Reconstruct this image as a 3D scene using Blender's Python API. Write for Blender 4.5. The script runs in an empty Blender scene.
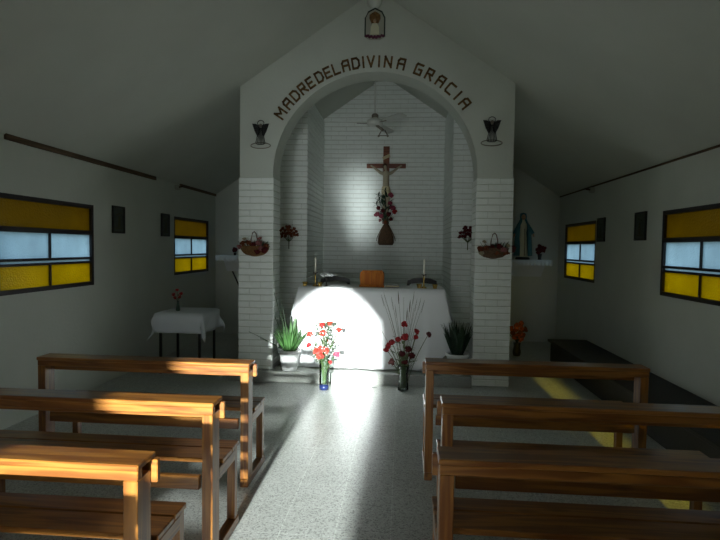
import bpy, bmesh, math, random
from mathutils import Vector, Matrix, noise
random.seed(7)
PI = math.pi
S = bpy.context.scene
C = S.collection

# ------------------------------------------------------------------ materials
def mat(name, col, rough=0.6, spec=0.5, metal=0.0, coat=0.0, noise_amt=0.0, nscale=6.0, bump=0.0, bscale=40.0, sheen=0.0, trans=0.0):
    m = bpy.data.materials.new(name); m.use_nodes = True
    nt = m.node_tree; N = nt.nodes; L = nt.links
    b = N['Principled BSDF']
    b.inputs['Base Color'].default_value = (*col, 1)
    b.inputs['Roughness'].default_value = rough
    b.inputs['Specular IOR Level'].default_value = spec
    b.inputs['Metallic'].default_value = metal
    b.inputs['Coat Weight'].default_value = coat
    b.inputs['Coat Roughness'].default_value = 0.15
    b.inputs['Sheen Weight'].default_value = sheen
    b.inputs['Transmission Weight'].default_value = trans
    tc = N.new('ShaderNodeTexCoord')
    if noise_amt:
        n = N.new('ShaderNodeTexNoise'); n.inputs['Scale'].default_value = nscale; n.inputs['Detail'].default_value = 5
        L.new(tc.outputs['Object'], n.inputs['Vector'])
        r = N.new('ShaderNodeValToRGB')
        k = 1 - noise_amt
        r.color_ramp.elements[0].position = .3; r.color_ramp.elements[1].position = .7
        r.color_ramp.elements[0].color = (col[0]*k, col[1]*k, col[2]*k, 1)
        r.color_ramp.elements[1].color = (*col, 1)
        L.new(n.outputs['Fac'], r.inputs['Fac']); L.new(r.outputs['Color'], b.inputs['Base Color'])
    if bump:
        n2 = N.new('ShaderNodeTexNoise'); n2.inputs['Scale'].default_value = bscale; n2.inputs['Detail'].default_value = 4
        L.new(tc.outputs['Object'], n2.inputs['Vector'])
        bp = N.new('ShaderNodeBump'); bp.inputs['Strength'].default_value = bump; bp.inputs['Distance'].default_value = .01
        L.new(n2.outputs['Fac'], bp.inputs['Height']); L.new(bp.outputs['Normal'], b.inputs['Normal'])
    return m

def wood(name, c0, c1, axis='x', rough=.32, knots=True, coat=.3):
    m = bpy.data.materials.new(name); m.use_nodes = True
    nt = m.node_tree; N = nt.nodes; L = nt.links; b = N['Principled BSDF']
    tc = N.new('ShaderNodeTexCoord'); mp = N.new('ShaderNodeMapping')
    sc = {'x': (1.2, 14, 14), 'y': (14, 1.2, 14), 'z': (14, 14, 1.2)}[axis]
    mp.inputs['Scale'].default_value = sc
    oi = N.new('ShaderNodeObjectInfo')
    ad = N.new('ShaderNodeVectorMath'); ad.operation = 'ADD'
    mu = N.new('ShaderNodeMath'); mu.operation = 'MULTIPLY'; mu.inputs[1].default_value = 30
    L.new(oi.outputs['Random'], mu.inputs[0]); L.new(mu.outputs[0], ad.inputs[1])
    L.new(tc.outputs['Object'], mp.inputs['Vector']); L.new(mp.outputs['Vector'], ad.inputs[0])
    n = N.new('ShaderNodeTexNoise'); n.inputs['Scale'].default_value = 1.0; n.inputs['Detail'].default_value = 3; n.inputs['Distortion'].default_value = .5
    L.new(ad.outputs[0], n.inputs['Vector'])
    w = N.new('ShaderNodeMath'); w.operation = 'MULTIPLY'; w.inputs[1].default_value = 26
    sn = N.new('ShaderNodeMath'); sn.operation = 'SINE'
    L.new(n.outputs['Fac'], w.inputs[0]); L.new(w.outputs[0], sn.inputs[0])
    r = N.new('ShaderNodeValToRGB'); e = r.color_ramp.elements
    e[0].position = 0; e[1].position = 1; e[0].color = (*c1, 1); e[1].color = (*c0, 1)
    mr = N.new('ShaderNodeMapRange'); mr.inputs[1].default_value = -1; mr.inputs[2].default_value = 1
    L.new(sn.outputs[0], mr.inputs[0]); L.new(mr.outputs[0], r.inputs['Fac'])
    last = r.outputs['Color']
    if knots:
        mp2 = N.new('ShaderNodeMapping'); mp2.inputs['Scale'].default_value = {'x': (3, 9, 9), 'y': (9, 3, 9), 'z': (9, 9, 3)}[axis]
        ad2 = N.new('ShaderNodeVectorMath'); ad2.operation = 'ADD'
        L.new(tc.outputs['Object'], mp2.inputs['Vector']); L.new(mp2.outputs['Vector'], ad2.inputs[0]); L.new(mu.outputs[0], ad2.inputs[1])
        v = N.new('ShaderNodeTexVoronoi'); v.inputs['Scale'].default_value = .9; L.new(ad2.outputs[0], v.inputs['Vector'])
        r2 = N.new('ShaderNodeValToRGB'); r2.color_ramp.elements[0].position = .08; r2.color_ramp.elements[1].position = .2
        r2.color_ramp.elements[0].color = (.25, .14, .07, 1); r2.color_ramp.elements[1].color = (1, 1, 1, 1)
        L.new(v.outputs['Distance'], r2.inputs['Fac'])
        mx = N.new('ShaderNodeMix'); mx.data_type = 'RGBA'; mx.blend_type = 'MULTIPLY'; mx.inputs['Factor'].default_value = .8
        L.new(last, mx.inputs[6]); L.new(r2.outputs['Color'], mx.inputs[7]); last = mx.outputs[2]
    L.new(last, b.inputs['Base Color'])
    b.inputs['Roughness'].default_value = rough; b.inputs['Coat Weight'].default_value = coat; b.inputs['Coat Roughness'].default_value = .2
    b.inputs['Specular IOR Level'].default_value = .5 if coat else .15
    return m

PINE0, PINE1 = (.26, .108, .019), (.135, .045, .008)
M = {}
M['pine_x'] = wood('varnished_pine_along', PINE0, PINE1, 'x')
M['pine_y'] = wood('varnished_pine_across', PINE0, PINE1, 'y', knots=False)
M['pine_z'] = wood('varnished_pine_upright', PINE0, PINE1, 'z')
M['cross'] = wood('cross_wood', (.22, .065, .022), (.12, .03, .012), 'x', knots=False)
M['lectern'] = wood('lectern_wood', (.46, .15, .012), (.34, .085, .006), 'z', knots=False, rough=.55, coat=.0)
M['dark_wood'] = wood('dark_wood', (.035, .022, .015), (.02, .012, .01), 'x', knots=False, rough=.45, coat=.1)
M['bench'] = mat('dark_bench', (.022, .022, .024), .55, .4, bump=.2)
M['batten'] = wood('batten_wood', (.13, .085, .05), (.08, .055, .035), 'y', knots=False, rough=.7, coat=0)
M['letter'] = wood('letter_wood', (.20, .12, .045), (.10, .055, .02), 'x', knots=False, rough=.6, coat=0)
M['plaster'] = mat('white_plaster', (.60, .63, .575), .75, .3, noise_amt=.06, nscale=2.5, bump=.25, bscale=30)
M['ceiling'] = mat('white_ceiling', (.56, .585, .53), .8, .2, noise_amt=.08, nscale=1.6, bump=.15, bscale=20)
M['brick'] = mat('white_painted_brick', (.86, .90, .87), .5, .4, noise_amt=.05, nscale=14, bump=.35, bscale=55)
M['mortar'] = mat('painted_mortar', (.66, .68, .63), .85, .2, noise_amt=.1, nscale=14, bump=.3, bscale=60)
M['frame'] = mat('dark_window_steel', (.018, .013, .014), .5, .4)
M['cloth'] = mat('white_altar_linen', (.80, .82, .84), .85, .2, sheen=.1, bump=.08, bscale=300)
M['cloth2'] = mat('white_cotton', (.66, .70, .74), .85, .2, sheen=.1, bump=.08, bscale=250)
M['gold'] = mat('polished_brass', (.75, .5, .16), .25, .5, metal=1)
M['wax'] = mat('white_wax', (.82, .80, .70), .45, .5)
M['iron'] = mat('dark_iron', (.02, .02, .02), .5, .5, metal=.3)
M['fanw'] = mat('white_enamel', (.62, .64, .6), .35, .5)
M['fand'] = mat('aged_fan_metal', (.22, .2, .16), .4, .5, metal=.5)
M['red'] = mat('red_petal', (.50, .018, .022), .6, .3, noise_amt=.72, nscale=35)  # strong dark mottling, here and below, puts petal shading into the colour
M['rose'] = mat('coral_petal', (.42, .045, .03), .6, .3, noise_amt=.72, nscale=35)
M['pink'] = mat('pink_petal', (.42, .07, .12), .6, .3, noise_amt=.72, nscale=35)
M['orange'] = mat('orange_petal', (.62, .12, .02), .6, .3, noise_amt=.72, nscale=35)
M['rust'] = mat('dried_rust_flower', (.24, .07, .03), .8, .2, noise_amt=.72, nscale=40)
M['maroon'] = mat('maroon_flower', (.12, .012, .015), .7, .2, noise_amt=.72, nscale=40)
M['mauve'] = mat('dusty_pink_flower', (.30, .12, .12), .8, .2, noise_amt=.4, nscale=70)
M['cream'] = mat('cream_flower', (.42, .36, .24), .8, .2, noise_amt=.4, nscale=70)
M['green'] = mat('leaf_green', (.06, .19, .045), .5, .4, noise_amt=.4, nscale=25)
M['fern'] = mat('fresh_green', (.035, .10, .024), .5, .4, noise_amt=.45, nscale=18)
M['dgreen'] = mat('dark_leaf', (.02, .05, .025), .5, .4, noise_amt=.3, nscale=25)
M['stem'] = mat('flower_stem', (.09, .13, .05), .6, .3)
M['straw'] = mat('dry_grass', (.10, .10, .065), .8, .2)
M['navy'] = mat('navy_glass', (.01, .018, .07), .15, .6)
M['wicker'] = mat('woven_wicker', (.22, .115, .04), .75, .2, noise_amt=.45, nscale=60, bump=.8, bscale=90)
M['wicker_dark'] = mat('dark_wicker', (.15, .085, .045), .7, .3, noise_amt=.5, nscale=50, bump=.9, bscale=80)
M['skin'] = mat('painted_skin', (.52, .34, .22), .55, .3)
M['ivory'] = mat('ivory_plaster', (.40, .35, .25), .6, .3, noise_amt=.12, nscale=30)
M['robe'] = mat('cream_robe', (.72, .70, .52), .6, .3)
M['mantle'] = mat('teal_blue_mantle', (.07, .22, .26), .6, .3, noise_amt=.25, nscale=14)
M['hair'] = mat('brown_hair', (.06, .03, .015), .7, .2)
M['pot'] = mat('white_plastic_pot', (.78, .80, .80), .35, .5)
M['soil'] = mat('potting_soil', (.03, .02, .014), .95, .1, bump=.8)
M['pic'] = mat('faded_print', (.045, .06, .045), .35, .5, noise_amt=.6, nscale=14)
M['picf'] = mat('black_picture_frame', (.016, .016, .014), .4, .5)
M['chair'] = mat('black_lacquer', (.012, .010, .009), .35, .5)
M['purple'] = mat('purple_enamel', (.16, .03, .08), .5, .4, noise_amt=.4, nscale=50)
M['brown'] = mat('golden_brown_enamel', (.24, .12, .035), .5, .4, noise_amt=.5, nscale=45)
M['emb_green'] = mat('dark_green_enamel', (.02, .045, .03), .4, .5)
M['backing'] = mat('pale_plaque', (.42, .42, .35), .6, .3)
M['bone'] = mat('parchment', (.55, .47, .30), .7, .2)
M['stone'] = mat('step_terrazzo', (.36, .38, .35), .22, .5, noise_amt=.25, nscale=90)
M['outside'] = mat('outdoor_pavement', (.30, .29, .25), .8, .3, noise_amt=.2, nscale=3)
M['render'] = mat('door_paint', (.25, .18, .12), .5, .4)

def glass_mat():
    m = bpy.data.materials.new('clear_glass'); m.use_nodes = True
    nt = m.node_tree; N = nt.nodes; L = nt.links; N.remove(N['Principled BSDF'])
    t = N.new('ShaderNodeBsdfTransparent'); t.inputs[0].default_value = (.90, .95, .93, 1)
    g = N.new('ShaderNodeBsdfGlossy'); g.inputs['Roughness'].default_value = .06
    f = N.new('ShaderNodeFresnel'); f.inputs[0].default_value = 1.45
    x = N.new('ShaderNodeMixShader'); L.new(f.outputs[0], x.inputs[0]); L.new(t.outputs[0], x.inputs[1]); L.new(g.outputs[0], x.inputs[2])
    L.new(x.outputs[0], N['Material Output'].inputs['Surface']); return m
M['glass'] = glass_mat()

def pane_mat(name, tint, clear, clear_tint):
    m = bpy.data.materials.new(name); m.use_nodes = True
    nt = m.node_tree; N = nt.nodes; L = nt.links; N.remove(N['Principled BSDF'])
    tc = N.new('ShaderNodeTexCoord')
    n = N.new('ShaderNodeTexNoise'); n.inputs['Scale'].default_value = 2.2; n.inputs['Detail'].default_value = 3
    L.new(tc.outputs['Object'], n.inputs['Vector'])
    r = N.new('ShaderNodeValToRGB'); r.color_ramp.elements[0].position = .35; r.color_ramp.elements[1].position = .7
    r.color_ramp.elements[0].color = tuple(c*.72 for c in tint)+(1,); r.color_ramp.elements[1].color = (*tint, 1)
    L.new(n.outputs['Fac'], r.inputs['Fac'])
    t = N.new('ShaderNodeBsdfTranslucent'); L.new(r.outputs['Color'], t.inputs[0])
    v = N.new('ShaderNodeTexVoronoi'); v.inputs['Scale'].default_value = 55; L.new(tc.outputs['Object'], v.inputs['Vector'])
    bp = N.new('ShaderNodeBump'); bp.inputs['Strength'].default_value = .6; bp.inputs['Distance'].default_value = .01
    L.new(v.outputs['Distance'], bp.inputs['Height']); L.new(bp.outputs['Normal'], t.inputs['Normal'])
    tr = N.new('ShaderNodeBsdfTransparent'); tr.inputs[0].default_value = (*clear_tint, 1)
    x = N.new('ShaderNodeMixShader'); x.inputs[0].default_value = clear
    L.new(t.outputs[0], x.inputs[1]); L.new(tr.outputs[0], x.inputs[2])
    g = N.new('ShaderNodeBsdfGlossy'); g.inputs['Roughness'].default_value = .25
    x2 = N.new('ShaderNodeMixShader'); x2.inputs[0].default_value = .04
    L.new(x.outputs[0], x2.inputs[1]); L.new(g.outputs[0], x2.inputs[2])
    L.new(x2.outputs[0], N['Material Output'].inputs['Surface']); return m
M['yel'] = pane_mat('yellow_textured_glass', (.60, .48, .006), .36, (.7, .52, .015))
M['amb'] = pane_mat('amber_textured_glass', (.33, .235, .003), .3, (.4, .29, .008))
M['blu'] = pane_mat('frosted_textured_glass', (.62, .80, .85), .36, (.7, .82, .85))
M['yel_door'] = pane_mat('yellow_sidelight_glass', (.10, .08, .01), .5, (1, .86, .12))
M['amb_door'] = pane_mat('amber_sidelight_glass', (.10, .08, .01), .06, (1, .86, .12))

def floor_mat():
    m = bpy.data.materials.new('polished_terrazzo_tile'); m.use_nodes = True
    nt = m.node_tree; N = nt.nodes; L = nt.links; b = N['Principled BSDF']
    tc = N.new('ShaderNodeTexCoord')
    v = N.new('ShaderNodeTexVoronoi'); v.inputs['Scale'].default_value = 130
    L.new(tc.outputs['Object'], v.inputs['Vector'])
    sep = N.new('ShaderNodeSeparateColor'); L.new(v.outputs['Color'], sep.inputs[0])
    r = N.new('ShaderNodeValToRGB'); e = r.color_ramp.elements
    e[0].position = 0; e[0].color = (.24, .25, .235, 1); e[1].position = 1; e[1].color = (.56, .59, .565, 1)
    a = e.new(.22); a.color = (.33, .345, .33, 1); a = e.new(.3); a.color = (.43, .455, .43, 1); a = e.new(.8); a.color = (.48, .505, .48, 1)
    L.new(sep.outputs[0], r.inputs['Fac'])
    n = N.new('ShaderNodeTexNoise'); n.inputs['Scale'].default_value = 2.5; n.inputs['Detail'].default_value = 4; L.new(tc.outputs['Object'], n.inputs['Vector'])
    mr = N.new('ShaderNodeMapRange'); mr.inputs[1].default_value = .3; mr.inputs[2].default_value = .7; mr.inputs[3].default_value = .96; mr.inputs[4].default_value = 1.02
    L.new(n.outputs['Fac'], mr.inputs[0])
    mx = N.new('ShaderNodeMix'); mx.data_type = 'RGBA'; mx.blend_type = 'MULTIPLY'; mx.inputs['Factor'].default_value = 1
    L.new(r.outputs['Color'], mx.inputs[6]); L.new(mr.outputs[0], mx.inputs[7])
    # tile joints
    br = N.new('ShaderNodeTexBrick'); br.offset = 0; br.inputs['Scale'].default_value = 1
    br.inputs['Mortar Size'].default_value = .0022; br.inputs['Brick Width'].default_value = .3; br.inputs['Row Height'].default_value = .3
    br.inputs['Color1'].default_value = (1, 1, 1, 1); br.inputs['Color2'].default_value = (.93, .93, .93, 1); br.inputs['Mortar'].default_value = (1.25, 1.27, 1.25, 1)
    L.new(tc.outputs['Object'], br.inputs['Vector'])
    mx2 = N.new('ShaderNodeMix'); mx2.data_type = 'RGBA'; mx2.blend_type = 'MULTIPLY'; mx2.inputs['Factor'].default_value = 1
    L.new(mx.outputs[2], mx2.inputs[6]); L.new(br.outputs['Color'], mx2.inputs[7])
    L.new(mx2.outputs[2], b.inputs['Base Color'])
    mr2 = N.new('ShaderNodeMapRange'); mr2.inputs[1].default_value = .3; mr2.inputs[2].default_value = .7; mr2.inputs[3].default_value = .29; mr2.inputs[4].default_value = .30
    L.new(n.outputs['Fac'], mr2.inputs[0]); L.new(mr2.outputs[0], b.inputs['Roughness'])
    b.inputs['Specular IOR Level'].default_value = .35
    return m
M['floor'] = floor_mat()

# ------------------------------------------------------------------ mesh helpers
class MB:
    def __init__(s): s.bm = bmesh.new()
    def box(s, x0, x1, y0, y1, z0, z1, bev=0.0):
        bm = s.bm
        if bev:
            t = bmesh.new(); bmesh.ops.create_cube(t, size=1)
            for v in t.verts: v.co = Vector(((x0+x1)/2+v.co.x*(x1-x0), (y0+y1)/2+v.co.y*(y1-y0), (z0+z1)/2+v.co.z*(z1-z0)))
            bmesh.ops.bevel(t, geom=t.edges[:], offset=bev, segments=1, affect='EDGES')
            s.merge(t)
        else:
            V = [bm.verts.new(p) for p in ((x0,y0,z0),(x1,y0,z0),(x1,y1,z0),(x0,y1,z0),(x0,y0,z1),(x1,y0,z1),(x1,y1,z1),(x0,y1,z1))]
            for f in ((3,2,1,0),(4,5,6,7),(0,1,5,4),(1,2,6,5),(2,3,7,6),(3,0,4,7)): bm.faces.new([V[i] for i in f])
        return s
    def merge(s, t, mtx=None):
        mp = {}
        for v in t.verts: mp[v] = s.bm.verts.new(mtx @ v.co if mtx else v.co)
        for f in t.faces:
            try: nf = s.bm.faces.new([mp[v] for v in f.verts]); nf.smooth = f.smooth
            except ValueError: pass
        t.free(); return s
    def obox(s, c, size, mtx):      # oriented box
        t = bmesh.new(); bmesh.ops.create_cube(t, size=1)
        for v in t.verts: v.co = Vector((v.co.x*size[0], v.co.y*size[1], v.co.z*size[2]))
        return s.merge(t, Matrix.Translation(c) @ mtx)
    def prism(s, poly, a0, a1, axis='y'):   # poly in (x,z) for y, (y,z) for x, (x,y) for z
        def P(u, v, a): return {'y': (u, a, v), 'x': (a, u, v), 'z': (u, v, a)}[axis]
        A = [s.bm.verts.new(P(u, v, a0)) for u, v in poly]; B = [s.bm.verts.new(P(u, v, a1)) for u, v in poly]
        s.bm.faces.new(A); s.bm.faces.new(B[::-1])
        n = len(poly)
        for i in range(n): s.bm.faces.new((A[i], B[i], B[(i+1) % n], A[(i+1) % n]))
        return s
    def tube(s, pts, r, seg=8, r2=None, cap=True, flat=1.0):
        pts = [Vector(p) for p in pts]; n = len(pts); rings = []
        up = Vector((0, 0, 1))
        for i, p in enumerate(pts):
            d = (pts[min(i+1, n-1)] - pts[max(i-1, 0)])
            if d.length < 1e-9: d = Vector((0, 0, 1))
            d.normalize()
            a = d.cross(up if abs(d.z) < .95 else Vector((1, 0, 0))).normalized(); b = d.cross(a)
            rr = (r if not isinstance(r, (list, tuple)) else r[i])
            if r2 is not None: rr = r + (r2-r)*i/(n-1)
            rings.append([s.bm.verts.new(p + a*rr*math.cos(2*PI*k/seg) + b*rr*flat*math.sin(2*PI*k/seg)) for k in range(seg)])
        for i in range(n-1):
            for k in range(seg):
                f = s.bm.faces.new((rings[i][k], rings[i][(k+1) % seg], rings[i+1][(k+1) % seg], rings[i+1][k])); f.smooth = True
        if cap:
            s.bm.faces.new(rings[0][::-1]); s.bm.faces.new(rings[-1])
        return s
    def lathe(s, prof, c=(0,0,0), seg=20, sx=1, sy=1, smooth=True):
        rings = []; c = Vector(c)
        for r, z in prof:
            if r < 1e-5: rings.append([s.bm.verts.new(c+Vector((0, 0, z)))])
            else: rings.append([s.bm.verts.new(c+Vector((r*sx*math.cos(2*PI*k/seg), r*sy*math.sin(2*PI*k/seg), z))) for k in range(seg)])
        for a, b in zip(rings, rings[1:]):
            for k in range(seg):
                k2 = (k+1) % seg
                if len(a) == 1 and len(b) == 1: continue
                if len(a) == 1: f = s.bm.faces.new((a[0], b[k2], b[k]))
                elif len(b) == 1: f = s.bm.faces.new((a[k], a[k2], b[0]))
                else: f = s.bm.faces.new((a[k], a[k2], b[k2], b[k]))
                f.smooth = smooth
        return s
    def ball(s, c, r, sx=1, sy=1, sz=1, sub=2, rough=0.0):
        t = bmesh.new(); bmesh.ops.create_icosphere(t, subdivisions=sub, radius=r)
        for v in t.verts:
            k = 1 + rough*(random.random()-.5)
            v.co = Vector((v.co.x*sx*k, v.co.y*sy*k, v.co.z*sz*k)) + Vector(c)
        for f in t.faces: f.smooth = rough == 0
        return s.merge(t)
    def leaf(s, p0, d, length, width, droop=.3, seg=4, twist=0):
        d = Vector(d).normalized(); p = Vector(p0)
        side = d.cross(Vector((0, 0, 1)))
        if side.length < .1: side = Vector((1, 0, 0))
        side.normalize(); side = Matrix.Rotation(twist, 3, d) @ side
        prev = None
        for i in range(seg+1):
            t = i/seg; w = width*math.sin(PI*(.12+.86*t))*.5 if i < seg else width*.02
            th = side.cross(d).normalized()*(width*.04+.0006)
            cur = [s.bm.verts.new(p+side*w), s.bm.verts.new(p+th), s.bm.verts.new(p-side*w), s.bm.verts.new(p-th)]
            if prev:
                for k in range(4): s.bm.faces.new((prev[k], prev[(k+1) % 4], cur[(k+1) % 4], cur[k]))
            else: s.bm.faces.new(cur[::-1])
            prev = cur
            p = p + d*length/seg; d = (d + Vector((0, 0, -droop/seg))).normalized()
        s.bm.faces.new(prev); return s
    def build(s, name, m, parent=None, smooth=None, recalc=True, origin=None):
        if recalc: bmesh.ops.recalc_face_normals(s.bm, faces=s.bm.faces[:])
        if origin is not None: bmesh.ops.translate(s.bm, verts=s.bm.verts[:], vec=-Vector(origin))
        me = bpy.data.meshes.new(name); s.bm.to_mesh(me); s.bm.free()
        me.materials.append(m)
        o = bpy.data.objects.new(name, me); C.objects.link(o)
        if origin is not None: o.location = origin
        if parent: o.parent = parent
        return o

def tag(o, label, cat, group=None, kind=None):
    o['label'] = label; o['category'] = cat
    if group: o['group'] = group
    if kind: o['kind'] = kind
    return o
def struct(o, label=None):
    o['kind'] = 'structure'
    if label: o['label'] = label
    return o
def empty(name, loc=(0, 0, 0), rz=0):
    o = bpy.data.objects.new(name, None); o.location = loc; o.rotation_euler.z = rz; o.empty_display_size = .1
    C.objects.link(o); return o
def thing(name, label, cat, loc=(0, 0, 0), rz=0, group=None):
    return tag(empty(name, loc, rz), label, cat, group)
def copy_tree(o, parent=None):
    c = o.copy(); C.objects.link(c)
    if parent: c.parent = parent
    for ch in [k for k in C.objects if k.parent == o]: copy_tree(ch, c)
    return c

# ------------------------------------------------------------------ dimensions (metres; x across the nave, y towards the altar)
W = 2.93; RIDGE = 4.42; SL = .68; EAVE = RIDGE-SL*W
def roof(x): return RIDGE-SL*abs(x)
YF, YB = -1.5, 8.9
ARC = (0, 2.36); AI, AO = 1.157, 1.545; YA, YA2 = 5.91, 6.24
STEP = .12

# ------------------------------------------------------------------ the setting
struct(MB().box(-W-.2, W+.2, YF-.2, YB+.2, -.15, 0).build('floor', M['floor']), 'polished grey speckled terrazzo tile floor')
# the paved forecourt the doorway opens on
struct(MB().box(-7, 7, -11, YF-.2, -.16, -.01).build('trim_1', M['outside']), 'pavement outside the entrance doorway')

def side_wall(sx, wins, name, label):
    mb = MB(); x0, x1 = sorted((sx*W, sx*(W+.18)))
    ys = [YF]
    z0, z1 = 1.108, 1.954
    for a, b in wins: ys += [a, b]
    ys.append(YB)
    mb.box(x0, x1, YF, YB, 0, z0); mb.box(x0, x1, YF, YB, z1, EAVE)
    for i in range(0, len(ys), 2): mb.box(x0, x1, ys[i], ys[i+1], z0, z1)
    return struct(mb.build(name, M['plaster']), label)
WL = [(3.95, 5.289), (7.238, 8.574)]; WR = [(4.118, 5.454), (7.238, 8.574)]
side_wall(-1, WL, 'wall_left', 'white plastered side wall with two yellow windows on the left')
side_wall(1, WR, 'wall_right', 'white plastered side wall with two yellow windows on the right')
mb = MB().prism([(-W-.18, 0), (W+.18, 0), (W+.18, EAVE-.05), (0, RIDGE+.02), (-W-.18, EAVE-.05)], YB, YB+.18)
struct(mb.build('wall_back', M['plaster']), 'white gable wall behind the altar')
# entrance wall with its doorway and a tall sidelight
DX0, DX1, DZ = -1.09, .095, 2.33  # unseen doorway; right jamb drawn in to cut off the sun strip
SX0, SX1, SZ0, SZ1 = 1.82, 2.24, .72, 2.78
mb = MB(); y0, y1 = YF-.18, YF
def wedge(xa, xb, z0):
    pts = [(xa, z0), (xb, z0), (xb, roof(xb)+.02)]
    if xa < 0 < xb: pts.append((0, RIDGE+.02))
    pts.append((xa, roof(xa)+.02)); mb.prism(pts, y0, y1)
wedge(-W-.18, DX0, 0); wedge(DX0, DX1, DZ+.0); wedge(DX1, SX0, 0); wedge(SX0, SX1, SZ1); wedge(SX1, W+.18, 0)
mb.box(SX0, SX1, y0, y1, 0, SZ0)
# pointed head of the unseen doorway, shaped for the sun patch on the altar
mb.prism([(DX0, DZ), (DX0, 1.62), (-1.02, 1.80), (-.92, 1.94), (-.80, 2.08), (-.67, 2.20), (-.53, 2.29), (-.42, DZ)], y0, y1)
mb.prism([(-.42, DZ), (-.27, 2.28), (-.13, 2.17), (0, 2.04), (DX1, 1.90), (DX1, DZ)], y0, y1)
struct(mb.build('wall_front', M['plaster']), 'white entrance wall behind the camera')
# ceiling: two slopes
for sx, nm in ((-1, 'ceiling_left'), (1, 'ceiling_right')):
    mb = MB().prism([(0, RIDGE), (sx*(W+.3), roof(W+.3)), (sx*(W+.3), roof(W+.3)+.1), (0, RIDGE+.1)], YF-.2, YB+.2)
    o = mb.build('ceiling', M['ceiling']); struct(o, 'white sloping ceiling, %s slope' % ('left' if sx < 0 else 'right'))
# arch wall: plastered portal with a round arch
E_ = .012
prof = [(-AO, 0), (-AO, roof(AO)+.005), (0, RIDGE+.005), (AO, roof(AO)+.005), (AO, 0), (AI, 0)]
for k in range(0, 41):
    a = PI*k/40; prof.append((AI*math.cos(a), ARC[1]+AI*math.sin(a)))
prof.append((-AI, 0))
prof = [prof[i] for i in range(len(prof)) if i == 0 or (Vector(prof[i])-Vector(prof[i-1])).length > 1e-5]
struct(MB().prism(prof, YA, YA2).build('wall_arch', M['plaster']), 'white plastered portal wall with a round arch over the altar')

# bricks --------------------------------------------------------------
def brick_face(mb, o, u, n, Wd, z0, z1, course=.0755, bl=.26, prot=.011, top=None, gap=.005):
    """bricks laid on a face: o start point, u direction along the wall, n outward normal"""
    u = Vector(u); n = Vector(n); o = Vector(o); row = 0; z = z0
    while z < z1-.01:
        h = min(course, z1-z)
        xs = []; x = -(bl/2 if row % 2 else 0)
        while x < Wd-1e-4:
            a, b = max(0, x), min(Wd, x+bl)
            if Wd-b < .06: b = Wd
            if b-a > .03: xs.append((a, b))
            if b == Wd: break
            x += bl
        for a, b in xs:
            if top is not None:
                pa, pb = o+u*a, o+u*b
                if z-.02 > max(top(pa), top(pb)): continue
            p = prot*(.75+.5*random.random()); g = gap/2; c = .008
            def P(s, zz, d): return mb.bm.verts.new(o+u*s+Vector((0, 0, zz))+n*d)
            a2, b2, za, zb = a+(.001 if a > 0 else -.0), b-(.001 if b < Wd else -.0), z+g, z+h-g
            B = [P(a2, za, -.004), P(b2, za, -.004), P(b2, zb, -.004), P(a2, zb, -.004)]
            ca = .004 if a > 0 else 0; cb = .004 if b < Wd else 0
            T = [P(a2+ca*.6, za+c, p), P(b2-cb*.6, za+c, p), P(b2-cb*.6, zb-c, p), P(a2+ca*.6, zb-c, p)]
            mb.bm.faces.new(T)
            for i in range(4): mb.bm.faces.new((B[i], B[(i+1) % 4], T[(i+1) % 4], T[i]))
        z += course; row += 1
for sx, nm in ((-1, 1), (1, 2)):
    mb = MB()
    # front, inner reveal and outer side of the pier, to the springing of the arch
    xa = -AO if sx < 0 else AI
    brick_face(mb, (xa-.008, YA, 0), (1, 0, 0), (0, -1, 0), AO-AI+.016, 0, 2.335, prot=.008, gap=.003)
    brick_face(mb, (sx*AI, YA, 0), (0, 1, 0), (-sx, 0, 0), YA2-YA, 0, 2.335, prot=.008, gap=.003)
    brick_face(mb, (sx*AO, YA, 0), (0, 1, 0), (sx, 0, 0), YA2-YA, 0, 2.335, prot=.008, gap=.003)
    o = mb.build('trim_%d' % (nm+1), M['brick'], recalc=True)
    struct(o, 'white painted brick facing of the %s arch pier' % ('left' if sx < 0 else 'right'))
# chancel side walls (brick blocks behind the arch) and chancel back wall facing
BX, YW = 1.03, 7.35
for sx, nm in ((-1, 'left'), (1, 'right')):
    xs = sorted((sx*BX, sx*1.62))
    poly = [(xs[0], 0), (xs[1], 0), (xs[1], roof(xs[1])+.005), (xs[0], roof(xs[0])+.005)]
    struct(MB().prism(poly, YW, YB).build('wall_chancel_%s' % nm, M['mortar']), 'side wall of the chancel niche on the %s' % nm)
    mb = MB()
    brick_face(mb, (xs[0], YW, STEP), (1, 0, 0), (0, -1, 0), xs[1]-xs[0], 0, 4.4, top=lambda p: roof(p.x)-STEP)
    brick_face(mb, (sx*BX, YW, STEP), (0, 1, 0), (-sx, 0, 0), YB-YW, 0, roof(BX)-STEP-.02)
    struct(mb.build('trim_%d' % (4 if sx < 0 else 5), M['brick']), 'white painted brickwork on the chancel side wall, %s' % nm)
struct(MB().prism([(-BX, 0), (BX, 0), (BX, roof(BX)), (0, RIDGE), (-BX, roof(BX))], YB-.012, YB-.002).build('trim_6', M['mortar']), 'painted mortar bed of the brick wall behind the crucifix')
mb = MB(); brick_face(mb, (-BX, YB-.012, STEP), (1, 0, 0), (0, -1, 0), 2*BX, 0, 4.3, prot=.008, top=lambda p: roof(p.x)-STEP)
struct(mb.build('trim_7', M['brick']), 'white painted brick wall behind the crucifix')
# presbytery step
struct(MB().prism([(-1.63, 5.76), (-1.63, 5.9), (-1.13, 5.9), (-1.13, YB), (1.13, YB), (1.13, 5.80)], 0, STEP, 'z').build('trim_8', M['stone']), 'low polished step under the altar')
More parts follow.
